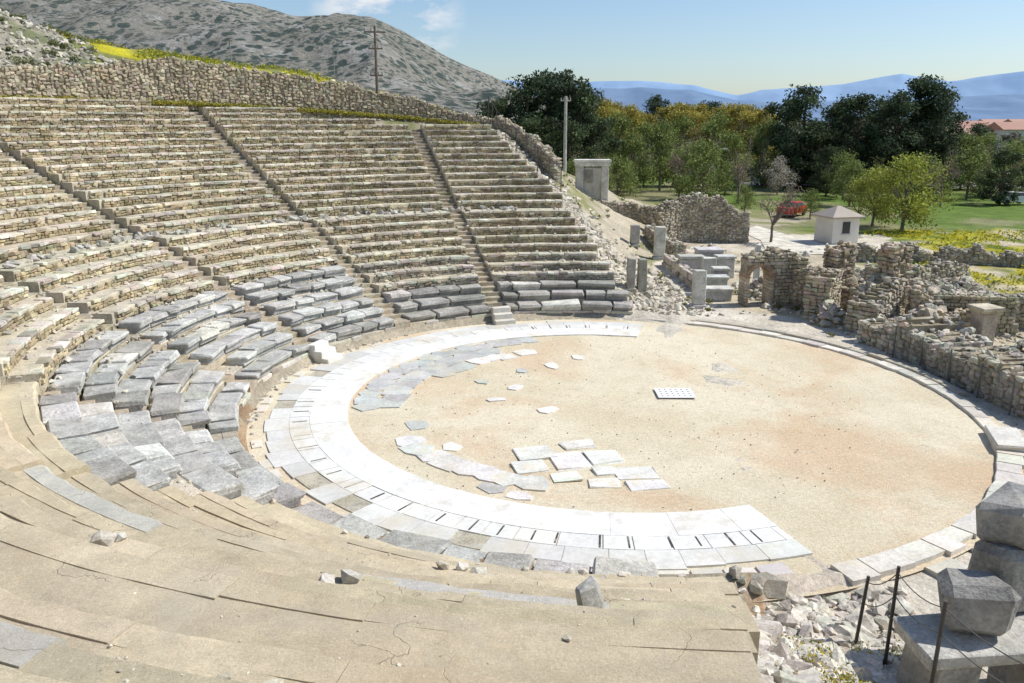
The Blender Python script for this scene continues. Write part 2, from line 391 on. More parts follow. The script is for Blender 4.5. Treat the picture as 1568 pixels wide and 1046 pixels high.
for (ux,uy,w,l,c) in [(-.21,-.13,.75,.55,wv),(-.40,-.02,.7,.35,wv),(-.33,.13,.5,.6,wv),(-.46,.2,.6,.4,g),(-.66,-.28,.7,.8,g),(-.17,.42,.9,.5,wv),(-.05,.55,.7,.5,wv),(-.3,.35,.6,.5,g)]:
    r=math.hypot(ux,uy)*S;pslab(r,math.degrees(math.atan2(uy,ux)),w,l,rnd(c,.08))
for a in np.arange(213,254,5.2): pslab(7.6+rng.normal(0,.05),a,.95,.98,rnd((.62,.60,.56),.08))
pslab(8.35,243,.6,.8,rnd(g,.1),z=.028);pslab(8.45,249,.5,.7,rnd(wv,.1),z=.028);pslab(6.8,222,.6,.7,rnd(wv,.1),z=.028)
mb.build('loose_paving_slabs',[M['slab']])
mb=MB()
for (ux,uy,w,l,rt) in [(-.27,-.53,1.1,.95,.28),(-.165,-.585,1.05,1.15,.26),(-.06,-.56,1.0,1.0,.24),(-.285,-.635,.9,.8,.25),(.02,-.68,1.2,.75,.15),(-.075,-.745,.9,.6,.1),(-.185,-.705,.8,.6,.2),(.045,-.76,1.15,.55,.15),(-.13,-.46,1.0,.6,.28),(-.07,-.67,.6,.5,.2)]:
    x=CX+ux*S;y=CY+uy*S;box(mb,(x,y,.005+rng.uniform(0,.02)),(w*.5,l*.5,.04),rt,rnd((.68,.66,.61),.08),.012,jit=.025,tilt=.005)
mb.build('marble_slab_group',[M['slab']])
# grate
mb=MB();gx,gy=5.84,28.2
box(mb,(gx,gy,.03),(.58,.48,.02),0,(.02,.02,.02),.001)
for i in range(7): box(mb,(gx-.6+.2*i,gy,.058),(.065,.5,.012),0,(.82,.82,.82),.003)
for j in range(5): box(mb,(gx,gy-.46+.23*j,.059),(.662,.075,.0125),0,(.82,.82,.82),.003)
mb.build('drain_cover',[M['paint']])
# kerb right side
mb=MB();a=-72.0
while a<78:
    far=a>-22
    s=rng.uniform(3.5,6.5) if far else rng.uniform(2.5,5);e=min(a+s,78)
    r0,r1=(12.15,12.62) if far else (12.1,12.75+rng.uniform(-.1,.12))
    arc_block(mb,r0,r1,a,e-.12,-.1,(.09 if far else .12),rnd((.62,.58,.51) if far else (.62,.585,.52),.14),0,bev=.02,zj=.016,rj=.06)
    if a>0: arc_block(mb,12.66,13.0,a,e-.2,-.1,.16,rnd((.46,.42,.34),.15),0,bev=.02,zj=.02,rj=.03)
    elif a<-20 and rng.random()<.6: arc_block(mb,12.85,13.25+rng.uniform(-.1,.15),a+.5,e-.4,-.1,.08,rnd((.60,.56,.48),.14),0,bev=.03,zj=.03,rj=.10)
    a=e
box(mb,(CX+12.5*math.cos(-20*D2R),CY+12.5*math.sin(-20*D2R),.12),(.42,.9,.14),-20*D2R,(.62,.59,.53),.03,jit=.02)
mb.build('orchestra_kerb',[M['slab']])
# ------------------------------------------------------------------ cavea
AIS=[108,132,156,180,204,228,252]
_ys=np.linspace(.3,60,1500)
def end_ang(r,far):
    y=_ys if far else -_ys;x=edge_x(y);i=np.argmin(np.abs(np.hypot(x,y)-r));return math.degrees(math.atan2(y[i],x[i]))%360
seat=MB();tan=MB();ben=MB();brk=[]
def wedges(r,a0,a1,wd=.8):
    h=wd/2/r/D2R;cuts=[a for a in AIS if a0+h<a<a1-h];out=[];s=a0;g_=[]
    for c in cuts:
        hh=h if c<210 else 0
        out.append((s,c-hh));s=c+hh
        if hh>0:g_.append((c-h,c+h))
    out.append((s,a1));return out,g_
def stone_arc(mb,r,a0,a1,zb,zt,base,var,courses=2,L=.3,dep=.22,top=None,skip=.02,mat=0,ch=.02,jit=.012):
    hgt=(zt-zb)/courses
    for c in range(courses):
        istop=(top is not None and c==courses-1)
        LL=L*1.7 if istop else L
        n=int((a1-a0)*D2R*r/LL)+2
        ls=rng.uniform(.5,1.7,n)*LL;pos=np.cumsum(ls)-ls/2;k=pos+ls/2<=(a1-a0)*D2R*r
        ls=ls[k];pos=pos[k];n=len(ls)
        if n==0:continue
        dmg=fbm(pos*.35+a0*3+r*5,pos*0+r*2,66,3)
        keep=rng.random(n)>((skip if not istop else .05)+.55*np.clip((dmg-.60)*6,0,1)*(1 if istop else .35))
        ls=ls[keep];pos=pos[keep];n=len(ls)
        if n==0:continue
        a=a0*D2R+pos/r;pr=rng.normal(0,.015,n)
        dd=dep*(1.7 if istop else 1)
        rc=r+dd/2-.03+pr-(.03 if istop else 0)
        hh=hgt/2*rng.uniform(.86,1.04,n)
        sag=(fbm(a*r*.5+r*3,a*0+r,71,3)-.5)*.06
        zc=zb+hgt*c+hgt/2+rng.normal(0,.007,n)+sag
        cc=rnd(top if istop else base,var*(.7 if istop else 1),n,.035)
        wx=fbm(a*r*.15+r,a*0+r*.3,77,3)[:,None];cc=cc*(.66+.64*wx)
        dk=rng.random(n)<.06;cc[dk]*=.55
        stones(mb,np.stack([CX+rc*np.cos(a),CY+rc*np.sin(a),zc],1),np.stack([ls/2-.006,np.full(n,dd/2),hh],1),a+math.pi/2,cc,ch,jit,.02,mat)
ST=(.375,.315,.205);STT=(.54,.50,.41);TRD=(.52,.46,.345)
TB=(.555,.475,.335);TN=(.60,.52,.375)
def near_z(k): return ZL[k]-.34*(1-k/10.)
def tan_row(r,r1,s,e,z):
    p=s
    rowc=rnd(TB,.07,hue=.01)
    while p<e-.3:                    # broad worn treads with occasional joints
        q=min(e,p+rng.uniform(3,9)/r/D2R)
        if (e-q)*D2R*r<1.5:q=e
        arc_block(tan,r+.09,r1+.04,p,q,z-1.1,z-.014,rowc*rng.uniform(.94,1.06),0,rj=.04,bev=.04,wob=.03,seg=.16)
        p=q
    p=s
    while p<e-.3:                    # front edge
        q=min(e,p+rng.uniform(1.2,4.5)/r/D2R)
        if (e-q)*D2R*r<.6:q=e
        u=rng.random()
        if u<.07: brk.append((r,p,q,z-.04))
        else:
            cc=np.clip(rowc*rng.uniform(1.0,1.12),0,1)
            if u<.11:cc=rnd((.52,.50,.45),.06,hue=.008)
            w=rng.uniform(.22,.5)
            arc_block(tan,r,r+w,p,q-.012/r/D2R,z-.34,z+.0,cc,0,rj=.07,bev=.06,zj=.005,wob=.025,seg=.12)
        p=q
for k in range(11):
    r,z=RL[k],ZL[k];r1=RL[k+1] if k<10 else RU[0]
    zb=z-.375 if k>0 else 0
    a0=end_ang(r,True)+rng.uniform(-.5,1.2);a1=end_ang(r,False)+rng.uniform(-1,.6)
    W,G=wedges(r,a0,a1)
    for (s,e) in W:
        mid=(s+e)/2
        is_tan=(mid>228) or (mid>204 and k>=6)
        is_ben=(132<mid<228 and k<=(5 if mid<204 else 6) and not is_tan) or (mid<132 and k<=2)
        if is_tan:
            zz_=near_z(k) if mid>228 else z
            if k>0: tan_row(r,r1,s,e,zz_)
            else:
                arc_block(tan,r+.05,r1+.02,s,e,-.3,.22,rnd((.52,.46,.34),.1),0,rj=.06,bev=.05,zj=.02,wob=.05)
                p=s
                while p<e-2:
                    q=p+rng.uniform(3.5,7.5)
                    if q>e-.2:q=e-.2
                    if rng.random()<.9 and q-p>1:
                        am=(p+q)/2*D2R;rc=r+.28+rng.normal(0,.07)
                        box(ben,(CX+rc*math.cos(am),CY+rc*math.sin(am),.33+rng.normal(0,.02)),((q-p)*D2R*r/2-.03,.48,.18),am+math.pi/2+rng.normal(0,.04),rnd((.46,.445,.405),.15),.04,jit=.045,tilt=.03)
                    p=q
        else:
            zt=z-.34 if is_ben else z-.015
            arc_block(seat,r+.06,r1+.03,s,e,zb-.8,zt,rnd(TRD,.06),1,bev=.03,wob=.03)
            if is_ben:
                if k==0:
                    stone_arc(ben,r,s,e,0,z-.34,(.62,.57,.46),.12,1,1.0,.25,ch=.02,jit=.008,skip=0)
                    hb=.17
                else: hb=.185
                p=s+.1;big=(mid<132)
                while p<e-1:
                    ln=rng.uniform(.7,1.5)*(1.35 if big else 1)
                    q=min(e-.05,p+ln/r/D2R)
                    if (e-q)*D2R*r<.4:q=e-.05
                    if rng.random()>(.045 if not big else .02):
                        am=(p+q)/2*D2R;rc=r+.40+rng.normal(0,.045)-(.06 if k>0 else 0)
                        c_=rnd((.49,.48,.445),.18,hue=.008) if not big else rnd((.36,.345,.31),.22)
                        if rng.random()<.16:c_=rnd((.66,.63,.56),.1)
                        if rng.random()<.12:c_=rnd((.36,.35,.32),.1)
                        L_=(q-p)*D2R*r/2-.014;tl=.012 if rng.random()<.88 else .05
                        box(ben,(CX+(rc+.05)*math.cos(am),CY+(rc+.05)*math.sin(am),z-hb-.05),(L_-.01,.36,hb*.75),am+math.pi/2,c_*.8,.03,jit=.012)
                        box(ben,(CX+rc*math.cos(am),CY+rc*math.sin(am),z-.095+rng.normal(0,.016)),(L_*rng.uniform(.92,1),.43*rng.uniform(.88,1.02),.09),am+math.pi/2+rng.normal(0,.02),c_,.035,jit=.024,tilt=tl)
                    else: brk.append((r,p,q,z-.33))
                    p=q
            else:
                dark=k<6 and mid<132
                stone_arc(seat,r,s,e,zb,z+.01,ST if not dark else (.31,.28,.225),.30,3,.24,top=STT if not dark else (.44,.415,.355))
    for (s,e) in G:
        cc=rnd((.38,.32,.23),.06)
        arc_block(seat,r-.02,r+.40,s-.1,e+.1,zb-.8,z-.375+ (.0 if k else .2),cc,1,bev=.02)
        arc_block(seat,r+.40,r1+.0,s-.1,e+.1,zb-.8,z-.19,cc,1,bev=.02)
for j in range(17):
    r,z=RU[j],ZU[j];r1=RU[j+1];zb=z-.36 if j>0 else 4.5
    a0=end_ang(r,True)+rng.uniform(-.4,.8)
    if j>=13:a0=max(a0,112+rng.uniform(0,1))
    if j>=14:a0=max(a0,121)
    if j>=16:a0=max(a0,136)
    a1=end_ang(r,False)-.5
    W,G=wedges(r,a0,a1,.95)
    for (s,e) in W:
        for (p,q) in ((s,min(e,216)),(max(s,216),e)):
            if q-p<.5:continue
            if p<216: arc_block(seat,r+.07,r1+.03,p,q,zb-.8,z-.01,rnd(TRD,.05),1,bev=.03,wob=.03)
            else: tan_row(r,r1,p,q,z)
        if s<216: stone_arc(seat,r,s,min(e,216),zb,z+.012,ST,.28,3,.23,top=STT)
    for (s,e) in G:
        cc=rnd((.33,.28,.20),.06)
        arc_block(seat,r-.02,r+.40,s-.1,e+.1,zb-.8,z-.50,cc,1,bev=.02);arc_block(seat,r+.40,r1,s-.1,e+.1,zb-.8,z-.31,cc,1,bev=.02)
seat.build('stone_seating_tiers',[M['stone'],M['mort']])
tan.build('restored_seating_tiers',[M['tan']])
ben.build('marble_seat_benches',[M['bench']])
mb=MB()
for (a,c) in[(156,(.72,.70,.65)),(108,(.58,.55,.48))]:
    al=a*D2R
    for i in range(3):
        rc=12.25-.33*i;box(mb,(CX+rc*math.cos(al),CY+rc*math.sin(al),.36-.12*i),(.45+.03*i,.2,.36-.12*i),al+math.pi/2,c,.02,jit=.01)
mb.build('orchestra_steps',[M['white']])
# rubble rocks
mb=MB();P=[];s_=[];c_=[]
def addr(x,y,s,c,dz=.0):
    P.append((x,y,tz(x,y)+dz));s_.append(s);c_.append(c)
for i in range(2600):
    t=rng.uniform(13,34);y=CY+t;x=CX+float(edge_x(t))+abs(rng.normal(0,1))*2.2*(.5+t/26)-.3
    addr(x,y,abs(rng.normal(.10,.10))+.05,rnd((.50,.46,.38),.28),.03)
for i in range(2600):
    t=-rng.uniform(12.4,25);y=CY+t;x=CX+float(edge_x(t))+rng.uniform(-.1,3.6)+.1
    addr(x,y,abs(rng.normal(.06,.10))+.03,rnd((.55,.51,.44),.25),.02)
for i in range(1300):
    a=rng.uniform(137,172)*D2R;r=rng.uniform(36.3,46);addr(CX+r*math.cos(a),CY+r*math.sin(a),rng.uniform(.06,.32),rnd((.44,.41,.34),.25),.03)
for i in range(260):
    a=rng.uniform(100,139)*D2R;r=rng.uniform(35,37);addr(CX+r*math.cos(a),CY+r*math.sin(a),rng.uniform(.06,.22),rnd((.46,.42,.33),.25),.05)
for i in range(2300):
    x=rng.uniform(13.2,24);y=rng.uniform(22,49)
    if math.hypot(x-CX,y-CY)<13.4: continue
    if vnoise(x*.5,y*.5,55)<.38: continue
    addr(x,y,abs(rng.normal(.04,.10))+.03,rnd((.48,.44,.36),.25),.02)
for i in range(600):
    x=rng.uniform(9,30);y=rng.uniform(46,66)
    if abs(x-8.7)<2 or vnoise(x*.4,y*.4,56)<.45: continue
    addr(x,y,abs(rng.normal(.06,.1))+.04,rnd((.48,.45,.38),.25),.02)
rocks(mb,np.array(P),np.array(s_),np.array(c_));mb.build('rubble_stones',[M['rock']])
def mound(x,y,R,h,n,size=.16,base=(.44,.40,.32)):
    mb=MB();u=rng.uniform(0,6.28,n);q=rng.random(n)**.6;hh=h*(1-q**1.3)*(.75+.5*vnoise(x+np.cos(u)*q*2,y+np.sin(u)*q*2,12))
    m=18;V=[(x,y,h*.9)];
    for qq in(.4,.75,1.1):
        for i in range(m):
            t=2*math.pi*i/m;V.append((x+R*qq*math.cos(t),y+R*qq*math.sin(t),max(-.1,h*(1-min(1.1,qq)**1.3)-.06)*rng.uniform(.85,1.05)))
    F=[[1+k*m+i,1+(k+1)*m+i,1+(k+1)*m+(i+1)%m,1+k*m+(i+1)%m] for k in range(2) for i in range(m)]
    mb.add(V,[np.array(F),np.array([[0,1+i,1+(i+1)%m] for i in range(m)])],(.33,.28,.20),0)
    rocks(mb,np.column_stack([x+R*q*np.cos(u),y+R*q*np.sin(u),hh]),np.abs(rng.normal(size,size*.5,n))+.05,rnd(base,.28,n,.04));mb.build('rubble_mound',[M['rock']])
mound(17.6,44.8,2.6,1.9,330);mound(20.3,41.0,2.4,1.5,260);mound(18.3,35.6,1.6,1.7,200);mound(14.4,45.9,1.2,1.1,120);mound(19.9,30.5,1.9,1.2,220);mound(15.6,39.3,1.0,.9,110);mound(24.5,45,2.4,1.0,220);mound(15.3,70,3.0,3.2,300,.2)
mb=MB();P=[];s_=[];c_=[]
def surf(x,y):
    r=math.hypot(x-CX,y-CY);a=math.degrees(math.atan2(y-CY,x-CX))%360
    if r<RL[0]:return 0
    if r<21.9:
        k=min(10,int((r-12.35)/.8));return near_z(k) if a>228 else ZL[k]
    return ZU[int((r-21.9)/.8)]
for (x,y,s) in[(-3.0,9.6,.13),(-2.1,9.7,.2),(-1.85,9.85,.16),(-2.4,9.6,.14),(-1.6,9.9,.12),(-5.4,9.9,.16),(-5.25,10.0,.1),(.2,10.4,.1),(-.6,13.2,.2),(-.9,13.4,.16),(-.4,13.0,.15),(2.1,12.4,.1),(-1.2,12.8,.12),(-2.7,13.6,.13),(.55,7.2,.04)]:
    P.append((x,y,surf(x,y)+s*.3));s_.append(s);c_.append(rnd((.54,.51,.44),.15))
for (r,p,q,z) in brk:
    for i in range(int(10+14*(q-p)*D2R*r)):
        a=rng.uniform(p,q)*D2R;r_=r+rng.uniform(.05,.4);P.append((CX+r_*math.cos(a),CY+r_*math.sin(a),z-.02));s_.append(abs(rng.normal(.02,.03))+.015);c_.append(rnd((.54,.49,.39),.18))
for i in range(700):
    a=rng.uniform(205,275)*D2R;r=rng.uniform(12.9,24);x=CX+r*math.cos(a);y=CY+r*math.sin(a)
    if x-CX>float(edge_x(y-CY))-.3: continue
    P.append((x,y,surf(x,y)-.01));s_.append(rng.uniform(.008,.028));c_.append(rnd((.54,.49,.40),.2))
for i in range(900):
    a=rng.uniform(84,204)*D2R;k=rng.integers(3,11);r=RL[k]+rng.uniform(.45,.75);x=CX+r*math.cos(a);y=CY+r*math.sin(a)
    P.append((x,y,ZL[k]+.02));s_.append(abs(rng.normal(.03,.045))+.02);c_.append(rnd((.48,.44,.36),.25))
for i in range(150):
    a=rng.uniform(98,204)*D2R;r=rng.uniform(20.9,21.8);P.append((CX+r*math.cos(a),CY+r*math.sin(a),4.55));s_.append(rng.uniform(.08,.28));c_.append(rnd((.42,.40,.35),.25))
for i in range(140):
    a=rng.uniform(130,230)*D2R;r=rng.uniform(11.8,12.3);P.append((CX+r*math.cos(a),CY+r*math.sin(a),.02));s_.append(rng.uniform(.03,.14));c_.append(rnd((.52,.48,.4),.2))
for i in range(260):
    a=rng.uniform(228,275)*D2R;r=12.3+abs(rng.normal(0,.5));P.append((CX+r*math.cos(a),CY+r*math.sin(a),.24 if r<13.1 else surf(CX+r*math.cos(a),CY+r*math.sin(a))));s_.append(rng.uniform(.03,.13));c_.append(rnd((.54,.5,.42),.2))
for i in range(600):
    a=rng.uniform(0,360)*D2R;r=11*rng.random()**.5;P.append((CX+r*math.cos(a),CY+r*math.sin(a),.015 if r<8.8 else -.05));s_.append(rng.uniform(.012,.035));c_.append(rnd((.52,.48,.4),.3))
rocks(mb,np.array(P),np.array(s_),np.array(c_))
box(mb,(1.0,9.55,surf(1.0,9.55)+.2),(.15,.11,.26),.3,(.42,.41,.37),.03,jit=.03,tilt=.1)
mb.build('fallen_stones',[M['rock']])
# ------------------------------------------------------------------ walls
def wall_path(name,pts,th,ztop,zbase=None,st=.28,ch=.18,base=(.36,.32,.25),var=.3,rough_top=True,rag=.25,seed=0,mat=None):
    mb=MB();pts=[np.array(p,float) for p in pts];acc=0
    tot=sum(np.linalg.norm(pts[i+1]-pts[i]) for i in range(len(pts)-1))
    for i in range(len(pts)-1):
        p,q=pts[i],pts[i+1];L=np.linalg.norm(q-p);d=(q-p)/L;nn=np.array([-d[1],d[0]]);an=math.atan2(d[1],d[0])
        n=max(1,int(L/st+.5));step=L/n
        for k in range(n):
            s=(k+.5)*step;c=p+d*s;t=(acc+s)/tot
            zt=(ztop(t) if callable(ztop) else ztop)+ (float(fbm((acc+s)*1.1+seed*13,seed,5,3))-.5)*2.6*rag
            zb=(zbase(t) if callable(zbase) else zbase) if zbase is not None else tz(*c)-.2
            if zt<zb+.1:continue
            box(mb,(c[0],c[1],(zb+zt-.08)/2),(step/2+.02,max(.05,th/2-.07),(zt-.08-zb)/2),an,(.30,.25,.17),0,1)
            nc=max(1,int((zt-zb)/ch));hz=(zt-zb)/nc
            for sd in (-1,1):
                off=rng.uniform(-.5,.5,nc)*step
                cc=c[None]+nn[None]*sd*(th/2-.12)+d[None]*off[:,None]*.7
                z=zb+hz*(np.arange(nc)+.5)+rng.normal(0,.022,nc)
                stones(mb,np.column_stack([cc,z]),np.column_stack([rng.uniform(.55,1.2,nc)*step/2,np.full(nc,.13)+rng.normal(0,.016,nc),hz/2*rng.uniform(.7,1.05,nc)]),an,rnd(base,var,nc,.04),.03,.022,.06)
            if k in(0,n-1) and (i==0 or i==len(pts)-2):
                m=int(th/.35)+1
                for w in np.linspace(-th/2+.17,th/2-.17,max(2,m)):
                    e=(-1 if k==0 else 1);cc=c+nn*w+d*e*(step/2+.02)
                    z=zb+hz*(np.arange(nc)+.5);stones(mb,np.column_stack([np.tile(cc,(nc,1)),z]),np.column_stack([rng.uniform(.05,.2,nc),rng.uniform(.12,.2,nc),hz/2*rng.uniform(.8,1,nc)]),an,rnd(base,var,nc,.05),.025,.02,.05)
            if rough_top:
                m=max(1,int(th*2.6*step/.25)+1)
                w_=rng.uniform(-.5,.5,m)*(th-.1);dj=rng.uniform(-.5,.5,m)*step
                rp=np.column_stack([c[0]+nn[0]*w_+d[0]*dj,c[1]+nn[1]*w_+d[1]*dj,np.full(m,zt-.04)+rng.uniform(-.05,.09,m)])
                rocks(mb,rp,rng.uniform(.06,.20,m),rnd(np.array(base)*1.15,var,m,.03))
        acc+=L
    return mb.build(name,[M['stone'],M['mort']])
ang=np.linspace(97,172,60)
pp=[(CX+35.6*math.cos(a*D2R),CY+35.6*math.sin(a*D2R)) for a in ang]
wall_path('retaining_wall',pp,.7,lambda t:float(np.interp(97+75*t,AT,WT)),lambda t:float(np.interp(97+75*t,AT,WB))-.4,st=.30,ch=.19,base=(.39,.34,.25),rag=.2)
wall_path('hillside_wall',[(-1,62.5),(1.5,60),(3.0,57)],.6,lambda t:9.8-2.8*t,lambda t:5.5,base=(.40,.36,.28),seed=2)
wall_path('rubble_wall',[(11.5,66),(13.5,67),(16.2,67.5),(19,67)],1.2,lambda t:2.2+1.5*math.sin(math.pi*min(1,t*1.1))**.6 if t<.9 else 2.4,base=(.40,.36,.28),rag=.35,seed=3)
wall_path('rubble_wall',[(6.5,69),(12,69.5)],.9,lambda t:3.0-.3*t,base=(.40,.36,.28),seed=4)
wall_path('rubble_wall',[(10.6,64),(12.0,58.5)],.8,lambda t:1.7-.8*t,base=(.44,.40,.33),seed=14)
wall_path('parodos_wall',[(10.9,47),(10.6,56)],.6,.75,base=(.52,.48,.42),ch=.35,st=.9,rag=.05,rough_top=False)
wall_path('rubble_wall',[(15.0,44.2),(16.0,42),(18,41.5)],1.1,lambda t:2.0-.5*t,base=(.41,.36,.27),seed=5,rag=.5)
wall_path('ruined_pier',[(15.1,40.0),(16.0,41.2)],1.3,lambda t:2.1,rag=.45,base=(.42,.37,.28),seed=6)
wall_path('ruined_pier',[(16.3,41.8),(17.2,42.1)],1.0,lambda t:3.4,rag=.3,base=(.41,.34,.25),seed=7)
wall_path('ruined_pier',[(16.2,37.2),(17.8,38.6)],1.5,lambda t:1.6+.6*t,rag=.7,base=(.43,.39,.31),seed=8)
wall_path('ruined_pier',[(17.8,38.9),(18.7,39.3)],1.0,lambda t:3.75,rag=.25,base=(.41,.34,.25),seed=9)
wall_path('ruined_stage_wall',[(16.9,36.2),(17.7,31.5),(18.2,27.2),(18.3,24.5)],2.7,lambda t:1.25-.25*t,st=.32,ch=.2,base=(.44,.41,.34),rag=.6,seed=10)
wall_path('rubble_wall',[(18.6,37.6),(21,36.8)],1.0,lambda t:1.7-.4*t,base=(.40,.36,.28),rag=.5,seed=21)
wall_path('rubble_wall',[(21,50),(24,49),(28,51)],1.0,lambda t:.9,base=(.40,.37,.29),seed=11,rag=.5)
wall_path('rubble_wall',[(24,58),(31,57),(36,55)],1.2,lambda t:.9,base=(.40,.37,.30),seed=12,rag=.6)
wall_path('rubble_wall',[(21.5,39.5),(25,38.2)],.9,lambda t:1.5,base=(.44,.41,.33),rough_top=False,rag=.05,seed=13)
wall_path('rubble_wall',[(31,47),(37,43)],.9,lambda t:.6,base=(.40,.37,.29),seed=15,rag=.5)
def arch_wall(name,x0,y0,ang,Lw,th,H,oc,ow,oh,Hf=None):
    mb=MB();d=np.array([math.cos(ang),math.sin(ang)]);nn=np.array([-d[1],d[0]]);o=np.array([x0,y0])
    def zl(s):
        q=abs(s-oc)
        if q>=ow/2:return -.3
        return oh-ow/2+math.sqrt(max(0,(ow/2)**2-q*q))
    H_=Hf or (lambda s:H)
    for k in range(int(Lw/.08)):
        s=k*.08+.04;zb=zl(s);zt=H_(s)-.05
        if zt-zb<.02:continue
        c=o+d*s;box(mb,(c[0],c[1],(zb+zt)/2),(.041,th/2-.08,(zt-zb)/2),ang,(.28,.23,.16),0,1)
    z=-.1
    while z<H+.3:
        hz=rng.uniform(.14,.22);s=0
        while s<Lw:
            l=rng.uniform(.15,.42)
            if z+hz/2<H_(s+l/2):
                bad=any((abs(q-oc)<ow/2+.2 and z+hz/2<oh-ow/2) or (math.hypot(q-oc,max(0,z+hz/2-(oh-ow/2)))<ow/2+.2) for q in(s+.05,s+l/2,s+l-.05))
                if not bad:
                    for sd in(-1,1):
                        c=o+d*(s+l/2)+nn*sd*(th/2-.07+rng.normal(0,.012));box(mb,(c[0],c[1],z+hz/2),(l/2-.01,.1,hz/2-.01),ang,rnd((.42,.38,.28),.28,hue=.04),.025,0,.016,.03)
            s+=l
        z+=hz
    for t in np.linspace(0,math.pi,17):
        s=oc+math.cos(t)*(ow/2+.11);zz=oh-ow/2+math.sin(t)*(ow/2+.11)
        u=np.array([math.cos(t),math.sin(t)]);v=np.array([-u[1],u[0]]);V=[]
        for yy in(-th/2-.02,th/2+.02):
            for (a,b) in((-.11,-.05),(.11,-.065),(.11,.065),(-.11,.05)):
                q=u*a+v*b;c=o+d*(s+q[0])+nn*yy;V.append((c[0],c[1],zz+q[1]))
        mb.add(V,[np.array([[0,1,2,3],[7,6,5,4],[0,4,5,1],[1,5,6,2],[2,6,7,3],[3,7,4,0]])],rnd((.44,.30,.20),.2))
    for zc in np.arange(.1,oh-ow/2,.16):
        for sg in(-1,1):
            c=o+d*(oc+sg*(ow/2+.1));box(mb,(c[0],c[1],zc),(.10,th/2+.01,.07),ang,rnd((.44,.38,.29),.2),.015)
    P=[]
    for s in np.arange(.1,Lw,.1):
        c=o+d*s+nn*rng.uniform(-.35,.35)*th;P.append((c[0],c[1],H_(s)+rng.uniform(-.05,.1)))
    rocks(mb,np.array(P),rng.uniform(.07,.2,len(P)),rnd((.44,.40,.31),.25,len(P)));return mb.build(name,[M['stone'],M['mort']])
arch_wall('arched_gateway',12.3,43.4,.12,3.3,1.0,2.8,.75,1.15,2.05,Hf=lambda s:2.45+.4*math.sin(min(1.57,s))+.12*math.sin(s*5) if s<2.6 else 2.45+.1*math.sin(s*7))
arch_wall('brick_arch_wall',19.6,37.6,-.15,3.4,.7,1.7,1.1,1.6,.95)
def pillar(name,x,y,w,d,h,ang,col=(.45,.44,.41),cap=0,z=None,mat='bench'):
    mb=MB();z=tz(x,y) if z is None else z
    box(mb,(x,y,z+.09),(w/2+.08,d/2+.08,.1),ang,rnd(col,.08),.02,jit=.01)
    box(mb,(x,y,z+h/2+.1),(w/2,d/2,h/2-.1),ang,rnd(col,.08),.03,jit=.02)
    if cap:
        box(mb,(x,y,z+h+.06),(w/2+.06,d/2+.06,.055),ang,rnd(col,.08),.02,jit=.008);box(mb,(x,y,z+h+.19),(w/2+.14,d/2+.14,.07),ang,rnd(col,.08),.02,jit=.01)
    return mb.build(name,[M[mat]])
pillar('marble_pillar',9.85,42.8,.62,.6,2.0,.05,(.58,.56,.51))
pillar('stone_pillar',6.9,43.4,.42,.5,1.9,.1,(.30,.28,.23));pillar('stone_pillar',6.3,43.2,.4,.55,1.75,0,(.36,.33,.28))
pillar('marble_pillar',10.5,58.6,.75,.6,2.3,0,(.58,.56,.51));pillar('marble_pillar',9.0,60.5,.6,.5,1.6,0,(.48,.46,.41))
pillar('marble_pillar',14.2,47.4,.3,.3,2.7,0,(.64,.62,.57));pillar('marble_pillar',11.9,49.5,.8,.6,1.6,0,(.58,.56,.51))
pillar('brick_pillar',19.6,33.4,.7,.7,1.9,.2,(.50,.44,.34),1,mat='stone')
pillar('brick_pillar',20.6,35.2,.6,.6,1.7,.1,(.50,.44,.34),0,mat='stone')
mb=MB()
for i,(x,y,w,d,h) in enumerate([(11.4,52.3,1.5,1.0,1.1),(12.9,54,1.6,1.3,1.3),(11.2,50.2,1.3,.6,.5),(11.3,44.7,1.5,.8,.55),(11.5,46.3,1.4,.7,.9),(13.4,51.6,1.1,.8,1.2),(12.2,47.9,.9,.6,1.1)]):
    box(mb,(x,y,h/2-.06),(w/2,d/2,h/2),rng.normal(0,.06),rnd((.50,.49,.455),.15),.04,jit=.02)
    box(mb,(x,y,h+.03),(w/2+.07,d/2+.07,.09),rng.normal(0,.04),rnd((.57,.555,.51),.12),.03,jit=.015)
mb.build('marble_blocks',[M['bench']])
mb=MB();x,y=6.6,69.5;zb=tz(x,y)-.3
for sx in(-1.03,1.03): box(mb,(x+sx,y,(zb+5.9)/2),(.30,.5,(5.9-zb)/2),.0,(.62,.59,.53),.03)
box(mb,(x,y+.05,(zb+5.8)/2),(.75,.42,(5.8-zb)/2),0,(.52,.49,.43),.03)
box(mb,(x,y,6.05),(1.42,.56,.16),0,(.66,.64,.58),.03);box(mb,(x,y,6.32),(1.5,.62,.11),0,(.70,.68,.62),.03)
box(mb,(x-.35,y-.42,5.1),(.38,.06,.5),0,(.30,.28,.24),.02)
mb.build('marble_doorway_monument',[M['bench']])
